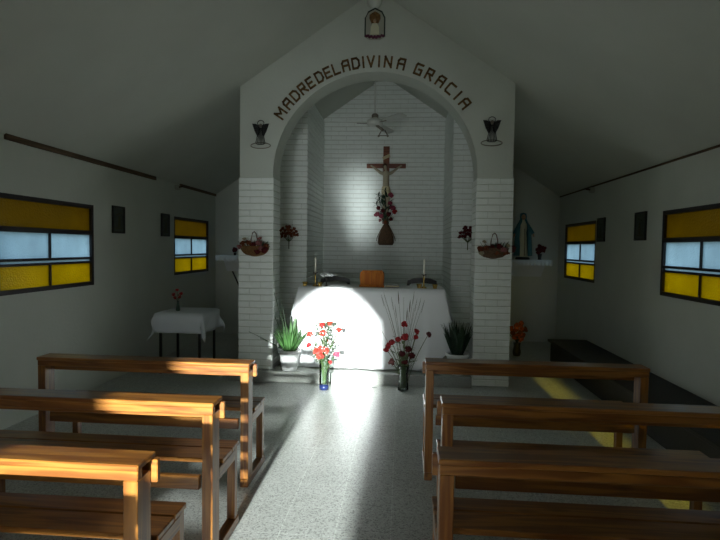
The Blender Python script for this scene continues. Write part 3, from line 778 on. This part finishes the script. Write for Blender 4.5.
# ------------------------------------------------------------------ wall baskets with dried flowers
def basket(label, x, z, blooms, mname, side):
    t = thing('wall_basket', label, 'basket', (x, YA-.012, z), group='wicker wall baskets')
    prof = [(-.17, .10), (-.13, .035), (-.05, 0), (.05, 0), (.13, .035), (.17, .10)]
    mb = MB(); n = 12; prev = None
    for j in range(7):      # half bowl against the wall
        v = j/6; ring = []
        for k in range(n+1):
            a = PI*k/n; rr = .17*(.12+.88*math.sqrt(max(0, 1-(1-v)**2)))
            ring.append(mb.bm.verts.new((rr*math.cos(a), -.55*rr*math.sin(a)-.004, .115*v)))
        if prev:
            for k in range(n): mb.bm.faces.new((prev[k], prev[k+1], ring[k+1], ring[k]))
        else: mb.bm.faces.new(ring)
        prev = ring
    mb.build('basket_body', M[mname], t)
    MB().tube([(.17*math.cos(PI*k/14), -.55*.17*math.sin(PI*k/14)-.006, .115) for k in range(15)], .008, 6).build('rim', M[mname], t)
    MB().tube([(-.035, -.05, .11), (-.032, -.05, .20), (-.015, -.05, .27), (.005, -.05, .285), (.025, -.05, .265), (.04, -.05, .20), (.042, -.05, .11)], .006, 6).build('handle', M['wicker_dark'], t)
    for dx, dz, r, m, nm in blooms:
        lb = '%s dried flower in the %s wall basket, %s' % (nm[0], side, nm[1])
        flower('dried_flower', lb, 'flower', 'dried flowers in the %s wall basket' % side, (x+dx*.5, YA-.05, z+.05), (x+dx, YA-.085-.03*random.random(), z+dz), r*1.2, m, leaves=1, bend=.1)
    mb = MB()
    for k in range(34):
        dx = random.uniform(-.17, .17); mb.leaf((dx*.8, -.06, .10), (dx*2.5, random.uniform(-.5, .1), .8), random.uniform(.05, .11), .018, .4, 3)
    for o_ in (mb.build('dried_leaf_sprigs', M['dgreen']),):
        o_.location = (x, YA-.012, z); tag(o_, 'dark dried leaves spilling from the %s wall basket' % side, 'leaves', kind='stuff')
basket('light wicker wall basket with a tall hoop handle on the left pier', -1.36, 1.425,
       [(-.12, .15, .03, 'rust', ('rusty', 'left end')), (-.16, .11, .025, 'mauve', ('dusty pink', 'left rim')), (-.06, .16, .028, 'rust', ('rusty', 'left of the handle')), (.0, .14, .03, 'maroon', ('maroon', 'under the handle')),
        (.07, .155, .035, 'mauve', ('dusty pink', 'right of the handle')), (.10, .10, .036, 'mauve', ('dusty pink', 'front right')), (.14, .08, .034, 'maroon', ('maroon', 'right rim')), (.08, .21, .022, 'mauve', ('dusty pink', 'highest right')), (.05, .06, .03, 'maroon', ('maroon', 'hanging low')), (.155, .13, .026, 'rust', ('rusty', 'right end')), (-.10, .20, .018, 'cream', ('cream', 'highest left'))], 'wicker', 'left')
basket('dark wicker wall basket full of dried flowers on the right pier', 1.345, 1.44,
       [(-.15, .11, .032, 'rust', ('rusty', 'left rim')), (-.14, .06, .026, 'cream', ('cream', 'low left')), (-.09, .12, .03, 'rust', ('rusty', 'left part')), (-.02, .13, .032, 'maroon', ('maroon', 'under the handle')), (.05, .14, .03, 'maroon', ('maroon', 'right of the handle')),
        (.10, .11, .03, 'mauve', ('dusty pink', 'right part')), (.14, .15, .024, 'cream', ('cream', 'right end')), (.03, .07, .028, 'rust', ('rusty', 'low front')), (.13, .07, .028, 'rust', ('rusty', 'low right')), (-.11, .19, .018, 'cream', ('cream', 'highest left'))], 'wicker_dark', 'right')

# dried bouquets on the chancel side walls
def wall_bouquet(label, x, y, z, w, m, side):
    t = thing('dried_bouquet', label, 'bouquet', (x, y, z), group='dried bouquets beside the altar')
    mb = MB()
    for k in range(26):
        a = -1.3+2.6*random.random(); rr = random.uniform(.10, .2); mb.tube([(0, -.02, .03), (rr*math.sin(a)*.9, -.035, .10+rr*math.cos(a))], .002, 4)
    mb.tube([(0, -.02, -.07), (0, -.02, .06)], .007, 6)
    mb.build('stems', M['stem'], t)
    for k in range(24):
        a = -1.45+2.9*(k % 8)/7+random.uniform(-.15, .15); rr = (.05, .10, .145)[k//8]
        b = MB(); rose_bm(b, (rr*math.sin(a)*w, -.05-.02*random.random(), .11+rr*math.cos(a)*.95), .026, (math.sin(a)*.4, -1, .3))
        b.build('blossom', M[m], t, recalc=False)
wall_bouquet('fan of rusty dried flowers on the brick left of the altar', -1.275, YW-.012, 1.58, .9, 'rust', 'left')
wall_bouquet('dark red dried bouquet on the brick right of the altar', 1.24, YW-.012, 1.60, .8, 'maroon', 'right')

# ------------------------------------------------------------------ crucifix
CY = YB-.05
t = thing('crucifix', 'brown wooden crucifix on the brick wall above the altar', 'crucifix', (.045, CY, 1.95))
MB().box(-.052, .052, -.02, .02, 0, 1.30, .004).build('upright', M['cross'], t)
MB().box(-.33, .33, -.026, .014, .935, 1.01, .004).build('crossbeam', M['cross'], t)
mb = MB(); mb.obox((0, -.032, 1.12), (.13, .012, .05), Matrix.Rotation(math.radians(-25), 4, 'Y'))
mb.build('title_scroll', M['bone'], t)
# figure: one skinned body
def skin_body(name, verts, edges, radii, m, parent, loc=(0, 0, 0), root=0, sub=2):
    me = bpy.data.meshes.new(name); me.from_pydata([Vector(v) for v in verts], edges, []); me.materials.append(m)
    o = bpy.data.objects.new(name, me); C.objects.link(o); o.parent = parent; o.location = loc
    sk = o.modifiers.new('skin', 'SKIN'); sk.use_smooth_shade = True
    for i, v in enumerate(me.skin_vertices[0].data):
        r = radii[i]; v.radius = r if isinstance(r, tuple) else (r, r); v.use_root = (i == root)
    sb = o.modifiers.new('smooth', 'SUBSURF'); sb.levels = sub; sb.render_levels = sub
    return o
V = [(0, 0, 0), (0, -.005, .09), (0, 0, .19), (0, -.005, .27), (0, -.012, .31),            # pelvis belly chest neckbase neck
     (-.015, -.022, .365), (-.02, -.026, .40),                                             # head
     (-.075, 0, .262), (-.15, .01, .32), (-.235, .012, .385), (-.265, .012, .40),
     (.075, 0, .262), (.15, .01, .32), (.235, .012, .385), (.265, .012, .40),
     (-.035, 0, -.05), (-.03, -.045, -.23), (-.012, -.005, -.42), (-.01, -.04, -.50),
     (.035, 0, -.05), (.034, -.05, -.22), (.014, -.015, -.41), (.012, -.05, -.49)]
Ed = [(0, 1), (1, 2), (2, 3), (3, 4), (4, 5), (5, 6), (3, 7), (7, 8), (8, 9), (9, 10), (3, 11), (11, 12), (12, 13), (13, 14), (0, 15), (15, 16), (16, 17), (17, 18), (0, 19), (19, 20), (20, 21), (21, 22)]
Rd = [.052, (.045, .036), (.058, .042), (.04, .032), .018, .030, .026, .030, .022, .015, .013, .030, .022, .015, .013, .042, .029, .018, .015, .042, .029, .018, .015]
fig = skin_body('corpus', V, Ed, Rd, M['ivory'], t, (0, -.075, .575))
fig['label'] = 'pale carved figure'
mb = MB()      # loincloth
mb.lathe([(.050, -.10), (.066, -.09), (.070, -.04), (.064, .03), (.056, .045)], (0, 0, 0), 16, 1.05, .85); mb.leaf((.06, -.04, .02), (.25, -.1, -1), .14, .05, .0, 4)
mb.build('loincloth', M['bone'], fig)
mb = MB(); mb.ball((-.020, -.008, .392), .036, 1, .9, 1.15); mb.leaf((-.045, -.02, .38), (-.2, 0, -1), .09, .03, 0); mb.leaf((.012, -.02, .38), (.2, 0, -1), .09, .03, 0)
mb.tube([(-.02+.034*math.cos(k*.6), -.020+.034*math.sin(k*.6), .405+.004*(k % 2)) for k in range(12)], .005, 5)
mb.build('hair', M['hair'], fig)
# hanging woven bell vase under the cross
t = thing('hanging_basket_vase', 'dark woven bell-shaped basket hanging under the crucifix', 'basket', (.06, YB-.14, 1.62))
MB().lathe([(0, -.03), (.115, -.03), (.135, .01), (.128, .11), (.085, .22), (.048, .29), (.038, .33), (.048, .36), (.038, .36), (0, .33)], seg=24, sy=.85).build('woven_body', M['wicker_dark'], t)
mb = MB()
for s in (-1, 1): mb.tube([(s*.04, 0, .31), (s*.10, 0, .20), (s*.15, .0, .09), (s*.158, 0, .04)], .006, 5)
mb.build('side_cords', M['wicker_dark'], t)
MB().box(-.03, .03, .10, .126, .2, .3).build('hanger', M['iron'], t)
BQ = [(-.115, .30, .060, 'pink', 'large pink', 'left side'), (-.055, .27, .052, 'pink', 'pink', 'lower left'), (-.10, .40, .05, 'maroon', 'dark', 'left side'), (-.03, .36, .048, 'maroon', 'dark', 'centre'), (.075, .62, .055, 'pink', 'pink', 'top right'), (.11, .41, .062, 'pink', 'deep pink', 'right side'),
      (.135, .345, .05, 'red', 'deep red', 'right side'), (.07, .48, .048, 'pink', 'pink', 'upper right'), (.05, .30, .05, 'maroon', 'dark', 'lower right'), (.08, .22, .045, 'maroon', 'dark', 'lower right edge'), (-.07, .20, .035, 'mauve', 'dusty pink', 'lower left edge'), (.01, .17, .04, 'rust', 'brown', 'bottom')]
for dx, dz, r, m, col, pos in BQ:
    flower('silk_flower', '%s silk flower at the crucifix feet, %s of the bunch' % (col, pos), 'flower', 'silk flowers at the crucifix feet', (.06+dx*.1, YB-.14, 1.955), (.045+dx*1.15, YB-.24, 1.80+dz), r*.8, m, leaves=1, bend=.1, d=(dx, -1, .3))
mb = MB()
for k in range(46):
    dx = random.uniform(-.14, .13); dz = random.uniform(.16, .58)
    mb.leaf((dx*.5, -.05, dz), (dx*4+random.uniform(-.3, .3), -.4, random.uniform(-.3, .9)), random.uniform(.07, .13), .032, .4, 3)
for dx, dz in ((-.12, .52), (-.16, .46), (-.13, .60), (-.02, .68)):
    mb.tube([(0, -.05, .2), (dx*.5, -.06, dz*.7), (dx, -.06, dz)], .004, 5)
    for k in range(5): mb.leaf((dx, -.06, dz), (math.cos(k*1.3), -.3, math.sin(k*1.3)), .07, .03, .2, 3)
tag(mb.build('leaf_sprigs', M['dgreen']), 'dark leaves around the silk flowers at the crucifix feet', 'leaves', kind='stuff').location = (.055, YB-.15, 1.81)

# ------------------------------------------------------------------ ceiling fan in the chancel
FX, FY = -.055, 7.0
t = thing('ceiling_fan', 'white three-blade ceiling fan hanging above the altar', 'fan', (FX, FY, 3.17))
MB().lathe([(0, 1.212), (.012, 1.212), (.055, 1.19), (.05, 1.14), (.02, 1.12), (0, 1.12)], seg=18).build('canopy', M['fanw'], t)
MB().tube([(0, 0, .14), (0, 0, 1.125)], .012, 8).build('rod', M['fanw'], t)
MB().lathe([(0, .15), (.03, .15), (.035, .10), (.055, .095), (.10, .07), (.11, .05), (.11, .02), (.09, .0), (.04, -.01), (0, -.01)], seg=24).build('motor', M['fanw'], t)
MB().lathe([(.03, .155), (.045, .14), (.045, .10), (.03, .096)], seg=16).build('motor_collar', M['fand'], t)
for k, an in enumerate((190, 70, 310)):
    a = math.radians(an)
    mb = MB(); rot = Matrix.Rotation(a, 4, 'Z') @ Matrix.Rotation(math.radians(-13), 4, 'X')
    tt = bmesh.new(); vs = []
    for z in (-.004, .004):
        for x, y in ((.20, -.045), (.56, -.062), (.60, -.045), (.60, .045), (.56, .062), (.20, .045)): vs.append(tt.verts.new((x, y, z)))
    tt.faces.new(vs[:6][::-1]); tt.faces.new(vs[6:])
    for i in range(6): tt.faces.new((vs[i], vs[(i+1) % 6], vs[6+(i+1) % 6], vs[6+i]))
    mb.merge(tt, Matrix.Translation((0, 0, .03)) @ rot); b_ = mb.build('blade', M['fanw'], t)
    mb = MB().tube([(.08*math.cos(a), .08*math.sin(a), .03), (.24*math.cos(a), .24*math.sin(a), .022)], .012, 6, flat=.4); mb.build('blade_bracket', M['fand'], b_)
mb = MB()
for s in (-1, 1):
    mb.tube([(.02*s+.115, -.05, -.07), (.06*s+.115, -.06, -.145)], .008, 6); mb.ball((.06*s+.115, -.06, -.15), .016, sub=1)
mb.tube([(.06, -.06, -.146), (.17, -.06, -.146)], .006, 6); mb.tube([(.02, -.03, .0), (.115, -.05, -.075)], .02, 6)
mb.build('light_arms', M['fand'], t)
t = thing('ceiling_hook', 'small dark hook in the ceiling right of the fan rod', 'hook', (.14, 6.95, roof(.14)-.05))
MB().tube([(0, 0, .052), (0, 0, .0), (.015, 0, -.015), (.03, 0, 0)], .006, 6).build('hook_wire', M['fand'], t)
MB().box(-.03, .03, -.02, .02, .03, .045).build('hook_plate', M['fand'], t)

# ------------------------------------------------------------------ pictures on the side walls
for sx, y, z, wd_, lb in ((-1, 5.755, 1.67, .25, 'small dark framed print right of the large left window'), (-1, 6.94, 1.66, .24, 'small dark framed print left of the far left window'),
                     (1, 5.91, 1.665, .26, 'small dark framed print left of the large right window'), (1, 7.035, 1.665, .25, 'small dark framed print right of the far right window')):
    t = thing('framed_picture', lb, 'picture', (sx*W, y, z), group='framed prints on the side walls')
    x0, x1 = sorted((0, -sx*.022)); h = .31; w2 = wd_/2; f = .022
    mb = MB().box(x0, x1, -w2, w2, 0, f).box(x0, x1, -w2, w2, h-f, h).box(x0, x1, -w2, -w2+f, f, h-f).box(x0, x1, w2-f, w2, f, h-f)
    mb.build('picture_frame', M['picf'], t)
    a0, a1 = sorted((-sx*.002, -sx*.014))
    p = MB().box(a0, a1, -w2+f, w2-f, f, h-f).build('print', M['pic'], t)
    mb = MB(); b0, b1 = sorted((-sx*.0145, -sx*.016))
    mb.prism([(-.02, .07), (.03, .07), (.035, .17), (.015, .20), (-.01, .19)], b0, b1, 'x'); mb.prism([(-.075, .05), (.075, .05), (.075, .065), (-.075, .065)], b0, b1, 'x')
    mb.prism([(-.06, .20), (.06, .235), (.06, .247), (-.06, .212)], b0, b1, 'x')
    mb.build('print_figure', M['straw'], p)

# ------------------------------------------------------------------ side table with a cloth
TX, TY, TH = -2.29, 6.22, .74
t = thing('side_table', 'small dark-legged table by the left wall under a white cloth', 'table', (TX, TY, 0))
MB().box(-.27, .27, -.27, .27, TH-.035, TH-.004, .004).build('tabletop', M['dark_wood'], t)
for sx in (-1, 1):
    for sy in (-1, 1):
        MB().box(sx*.24-.013, sx*.24+.013, sy*.24-.013, sy*.24+.013, 0, TH-.036).build('leg', M['chair'], t)
def square_cloth(hx, hy, drop, name, label, loc, m, amp=.018):
    bm = bmesh.new(); n = 28; e = drop; g = []
    for j in range(n+1):
        r = []
        for i in range(n+1):
            u = (-1+2*i/n)*(hx+e); v = (-1+2*j/n)*(hy+e)
            du, dv = max(0, abs(u)-hx), max(0, abs(v)-hy)
            x = math.copysign(min(abs(u), hx), u); y = math.copysign(min(abs(v), hy), v)
            z = 0
            if du or dv:
                z = -math.hypot(du, dv) if (du and dv) else -(du+dv)
                fo = amp*math.sin((u+v)*16)*min(1, (du+dv)/.15)
                if du: x += math.copysign(.006+.10*du+fo+(.12*min(du, dv) if dv else 0), u)
                if dv: y += math.copysign(.006+.10*dv+fo*.6+(.12*min(du, dv) if du else 0), v)
            r.append(bm.verts.new((x, y, z)))
        g.append(r)
    for a, b_ in zip(g, g[1:]):
        for i in range(n): f = bm.faces.new((a[i], a[i+1], b_[i+1], b_[i])); f.smooth = True
    bmesh.ops.recalc_face_normals(bm, faces=bm.faces[:])
    me = bpy.data.meshes.new(name); bm.to_mesh(me); bm.free(); me.materials.append(m)
    o = bpy.data.objects.new(name, me); C.objects.link(o); o.location = loc
    so = o.modifiers.new('thickness', 'SOLIDIFY'); so.thickness = .003; so.offset = 1
    return tag(o, label, 'tablecloth')
square_cloth(.285, .285, .235, 'tablecloth', 'white cloth with hanging corners on the small side table', (TX, TY, TH), M['cloth2'])
t = thing('bud_vase', 'small slender vase on the side table cloth', 'vase', (-2.36, 6.08, TH+.005))
MB().lathe([(0, 0), (.022, 0), (.026, .02), (.016, .07), (.012, .11), (.018, .125), (.014, .125), (0, .10)], seg=14).build('vase_body', M['emb_green'], t)
for dx, dz, lb in ((-.045, .205, 'red flower in the side table vase, left one'), (0, .255, 'red flower in the side table vase, topmost'), (.045, .215, 'red flower in the side table vase, right one'), (.03, .175, 'red flower in the side table vase, low right'), (-.03, .165, 'red flower in the side table vase, low left')):
    flower('small_red_flower', lb, 'flower', 'red flowers in the side table vase', (-2.36, 6.08, TH+.12), (-2.36+dx, 6.06, TH+.005+dz), .022, 'red', leaves=1, bend=.1)

# ------------------------------------------------------------------ corner shelves with statue
def corner_shelf(label, x0, x1, brace):
    t = thing('corner_shelf', label, 'shelf', ((x0+x1)/2, YB, 1.20), group='white shelves in the far corners')
    w2 = (x1-x0)/2
    MB().box(-w2, w2, -.33, 0, .14, .175, .003).build('shelf_board', M['pot'], t)
    poly = [(-w2+.02, .139), (w2-.02, .139), (w2-.10, -.10), (-w2+.10, -.10)]
    MB().prism(poly, -.06, -.002).build('shelf_bracket', M['cloth2'], t)
    return t
corner_shelf('white wall shelf carrying the Madonna statue in the right corner', 2.08, 2.74, 1)
corner_shelf('white wall shelf in the left corner, half hidden by the pier', -2.80, -2.16, 1)
def lace(label, x0, x1):
    mb = MB(); n = 66; zt = 1.3755; yb_, yf_ = YB-.30, YB-.336
    prev = None
    for i in range(n+1):
        x = x0+(x1-x0)*i/n; sc = .075+.014*abs(math.sin(i*PI/6)); fo = .006*math.sin(i*1.1)
        cur = [mb.bm.verts.new(p) for p in ((x, YB-.02, zt+.003), (x, yf_-.002, zt+.003), (x, yf_-.006+fo*.4, zt-.035), (x, yf_-.008+fo, zt-sc))]
        if prev:
            for k in range(3): mb.bm.faces.new((prev[k], cur[k], cur[k+1], prev[k+1]))
        prev = cur
    o = mb.build('lace_runner', M['cloth2']); so = o.modifiers.new('thickness', 'SOLIDIFY'); so.thickness = .002; so.offset = 1
    return tag(o, label, 'lace cloth')
lace('scalloped white lace runner on the Madonna shelf', 2.07, 2.75)
lace('scalloped white lace runner on the left corner shelf', -2.81, -2.15)
# statue of Mary
SZ = 1.385
t = thing('madonna_statue', 'painted Madonna statue in a teal mantle on the right corner shelf', 'statue', (2.30, YB-.20, SZ))
t.scale = (1.0, 1.0, 1.0)
MB().lathe([(0, 0), (.115, 0), (.12, .02), (.10, .04), (0, .04)], seg=20, sy=.8).build('plinth', M['chair'], t)
body = MB()
body.lathe([(0, .04), (.088, .042), (.080, .10), (.070, .22), (.060, .36), (.052, .44), (.060, .50), (.066, .56), (.056, .605), (.028, .625), (.02, .65), (.022, .665), (0, .67)], seg=24, sy=.7)
b_ = body.build('robed_figure', M['robe'], t)
hd = MB().ball((0, -.008, .69), .042, .82, .9, 1.1, sub=3)
hd.ball((0, -.046, .688), .008, .6, 1, 1.2, sub=1)
h_ = hd.build('face', M['skin'], t)
mb = MB()
for s in (-1, 1): mb.ball((s*.014, -.040, .698), .0045, 1.3, .5, .8, sub=1)
mb.ball((0, -.041, .668), .006, 1.5, .5, .6, sub=1); mb.build('painted_features', M['hair'], h_)
# mantle: open shell round the back and sides, over the head
mb = MB(); prev = None
prof = [(.050, .75, .02), (.056, .70, .01), (.054, .66, .01), (.075, .61, .0), (.108, .56, 0), (.125, .46, 0), (.135, .34, 0), (.142, .20, 0), (.148, .06, 0)]
n = 20
rings = []
for r, z, dy in prof:
    op = .42 if z > .6 else (.55 if z > .3 else .45)
    ring = []
    for k in range(n+1):
        a = -PI/2+op+(2*PI-2*op)*k/n
        wv = 1+.05*math.sin(k*1.9)*(1 if z < .5 else 0)
        ring.append(mb.bm.verts.new((r*wv*math.cos(a), r*.62*wv*math.sin(a)+dy, z)))
    rings.append(ring)
tp = mb.bm.verts.new((0, .015, .765))
for k in range(n): mb.bm.faces.new((tp, rings[0][k], rings[0][k+1]))
for a_, c_ in zip(rings, rings[1:]):
    for k in range(n): f = mb.bm.faces.new((a_[k], a_[k+1], c_[k+1], c_[k])); f.smooth = True
o = mb.build('mantle', M['mantle'], t); so = o.modifiers.new('thickness', 'SOLIDIFY'); so.thickness = .007
for s in (-1, 1):
    sl = MB().tube([(s*.06, 0, .57), (s*.105, -.02, .50), (s*.145, -.05, .42)], [.026, .030, .030], 10)
    sl.build('sleeve', M['mantle'], t)
    hnd = MB().ball((s*.152, -.062, .405), .016, .8, .6, 1.3, sub=2)
    for k in range(4): hnd.tube([(s*(.146+.005*k), -.064, .392), (s*(.150+.006*k), -.070, .368-.003*(1-abs(k-1.5)))], .0034, 5, r2=.0025)
    hnd.tube([(s*.142, -.068, .405), (s*.136, -.080, .388)], .0036, 5, r2=.0028)
    hnd.build('hand', M['skin'], t)
mb = MB().tube([(.012, -.058, .50), (.016, -.06, .35), (.012, -.068, .2), (.014, -.07, .06)], .010, 6, flat=.4); mb.build('sash', M['brown'], t)
# flower pots beside the statue
def shelf_pot(name, label, x, z, m, rr, group_side, y=YB-.2):
    t = thing(name, label, 'flower pot', (x, y, z))
    MB().lathe([(0, 0), (.032, 0), (.026, .02), (.036, .09), (.04, .095), (.034, .095), (0, .08)], seg=14).build('vase_body', M['chair'], t)
    mb = MB()
    for k in range(7): mb.tube([(0, 0, .08), (.05*math.cos(k), .03*math.sin(k), .15)], .002, 4)
    for k in range(14): mb.leaf((0, 0, .10), (math.cos(k*1.3), math.sin(k*1.3), .9), .09, .025, .5)
    mb.build('foliage', M['dgreen'], t)
    for k in range(9):
        a = k*2.4; q = rr*math.sqrt((k+.5)/9); b = MB(); rose_bm(b, (q*math.cos(a), -.03-.02*random.random(), .17+q*.8*math.sin(a)), .034, (math.cos(a)*.4, -1, .3)); b.build('blossom', M[m], t, recalc=False)
    return t
shelf_pot('vase_of_flowers', 'dark vase of maroon flowers right of the Madonna statue', 2.575, SZ, 'maroon', .075, 'r')
shelf_pot('vase_of_flowers', 'dark vase of dusty pink flowers left of the Madonna statue', 2.10, SZ, 'mauve', .06, 'r', YB-.24)
shelf_pot('vase_of_flowers', 'dark vase of maroon flowers on the left corner shelf', -2.50, SZ-.03, 'maroon', .05, 'l', YB-.24).scale = (.7, .7, .7)
# orange flowers on the floor by the right pier
t = thing('vase_of_flowers', 'dark floor vase of bright orange flowers beyond the right pier', 'flower vase', (2.03, 7.7, 0))
MB().lathe([(0, 0), (.05, 0), (.06, .05), (.045, .14), (.055, .19), (.048, .19), (0, .16)], seg=18).build('vase_body', M['chair'], t)
mb = MB()
for k in range(22): mb.leaf((0, 0, .19), (math.cos(k*1.3), math.sin(k*1.3), 1.2), .17, .035, .4)
for k in range(9): mb.tube([(0, 0, .17), (.08*math.cos(k), -.03, .33)], .003, 4)
mb.build('foliage', M['dgreen'], t)
for k in range(12):
    a = k*2.4; q = .125*math.sqrt((k+.5)/12); b = MB(); rose_bm(b, (q*math.cos(a), -.05-.02*random.random(), .36+q*1.0*math.sin(a)), .042, (math.cos(a)*.4, -1, .3)); b.build('blossom', M['orange' if k % 4 else 'rust'], t, recalc=False)
t['label'] = 'dark floor vase of bright orange flowers beyond the right pier'
# walking stick / cable leaning on the far left wall
mb = MB().tube([(-2.66, YB-.02, 1.19), (-2.50, YB-.03, .86), (-2.46, YB-.03, .72)], .012, 6)
tag(mb.build('hanging_rod', M['iron'], origin=(-2.50, YB-.03, .86)), 'thin black slanting rod under the left corner shelf', 'rod')

# ------------------------------------------------------------------ light
sun = bpy.data.lights.new('sun', 'SUN'); sun.energy = 22.5; sun.angle = math.radians(1.7); sun.color = (.95, 1, .97)
so = bpy.data.objects.new('sun', sun); C.objects.link(so)
el = math.radians(9.4); az = math.radians(-.3)
dirv = Vector((math.sin(az)*math.cos(el), math.cos(az)*math.cos(el), -math.sin(el)))   # travel direction
so.rotation_euler = dirv.to_track_quat('-Z', 'Y').to_euler(); so.location = (0, -6, 3)

# added area lamp in the doorway, standing in for sun off the pavement
rl_ = bpy.data.lights.new('reflected_sun_standin', 'AREA'); rl_.shape = 'RECTANGLE'; rl_.size = .34; rl_.size_y = 1.0; rl_.energy = 1.1; rl_.spread = math.radians(5); rl_.color = (.9, 1, 1)
ro = bpy.data.objects.new('reflected_sun_standin', rl_); C.objects.link(ro); ro.location = (-.40, YF-.1, .52)
ro.rotation_euler = Vector((0, math.cos(el), math.sin(el))).to_track_quat('-Z', 'Y').to_euler()

r2_ = bpy.data.lights.new('doorway_fill', 'AREA'); r2_.shape = 'RECTANGLE'; r2_.size = 1.0; r2_.size_y = 1.0; r2_.energy = 2.6; r2_.spread = math.radians(34); r2_.color = (.92, 1, 1)  # added wide fill lamp in the doorway, brightens the arch and piers
r2o = bpy.data.objects.new('doorway_fill', r2_); C.objects.link(r2o); r2o.location = (-.5, YF-.1, .9); r2o.rotation_euler = ro.rotation_euler

wd = bpy.data.worlds.new('sky'); S.world = wd; wd.use_nodes = True
nt = wd.node_tree; N = nt.nodes; L = nt.links
bg = N['Background']; tc = N.new('ShaderNodeTexCoord'); sp = N.new('ShaderNodeSeparateXYZ'); L.new(tc.outputs['Generated'], sp.inputs[0])
r = N.new('ShaderNodeValToRGB'); e = r.color_ramp.elements
e[0].position = .46; e[0].color = (.20, .21, .17, 1); e[1].position = .56; e[1].color = (.62, .78, .98, 1); a = e.new(1.0); a.color = (.40, .58, .95, 1)
mr = N.new('ShaderNodeMapRange'); mr.inputs[1].default_value = -1; mr.inputs[2].default_value = 1; L.new(sp.outputs['Z'], mr.inputs[0]); L.new(mr.outputs[0], r.inputs['Fac'])
# brighter sky around the low sun
dp = N.new('ShaderNodeVectorMath'); dp.operation = 'DOT_PRODUCT'; dp.inputs[1].default_value = (0, -.97, .22); L.new(tc.outputs['Generated'], dp.inputs[0])
mg = N.new('ShaderNodeMapRange'); mg.interpolation_type = 'SMOOTHSTEP'; mg.inputs[1].default_value = .45; mg.inputs[2].default_value = 1; mg.inputs[3].default_value = 0; mg.inputs[4].default_value = 2.6
L.new(dp.outputs['Value'], mg.inputs[0])
ab = N.new('ShaderNodeMath'); ab.operation = 'GREATER_THAN'; ab.inputs[1].default_value = 0; L.new(sp.outputs['Z'], ab.inputs[0])
mm = N.new('ShaderNodeMath'); mm.operation = 'MULTIPLY'; L.new(mg.outputs[0], mm.inputs[0]); L.new(ab.outputs[0], mm.inputs[1])
ga = N.new('ShaderNodeMix'); ga.data_type = 'RGBA'; ga.blend_type = 'ADD'; ga.clamp_result = False; ga.inputs['Factor'].default_value = 1
L.new(r.outputs['Color'], ga.inputs[6]); L.new(mm.outputs[0], ga.inputs[7])
L.new(ga.outputs[2], bg.inputs['Color']); bg.inputs['Strength'].default_value = 1.45

# ------------------------------------------------------------------ camera
cam = bpy.data.cameras.new('camera'); cam.sensor_width = 36; cam.lens = 520/720*36; cam.clip_start = .05
co = bpy.data.objects.new('camera', cam); C.objects.link(co); S.camera = co
a, b, rl = math.radians(4.59), math.radians(2.52), math.radians(.803)
fwd = Vector((-math.sin(a)*math.cos(b), math.cos(a)*math.cos(b), -math.sin(b))); right = Vector((math.cos(a), math.sin(a), 0)); up = right.cross(fwd)
rx = right*math.cos(rl)+up*math.sin(rl); uy = -right*math.sin(rl)+up*math.cos(rl)
Mx = Matrix((( rx.x, uy.x, -fwd.x, .335), (rx.y, uy.y, -fwd.y, 0), (rx.z, uy.z, -fwd.z, 1.55), (0, 0, 0, 1)))
co.matrix_world = Mx
S.view_settings.view_transform = 'Standard'; S.view_settings.look = 'None'; S.view_settings.gamma = 1; S.view_settings.use_curve_mapping = False
S.view_settings.exposure = 0.0
S.cycles.max_bounces = 10; S.cycles.diffuse_bounces = 6
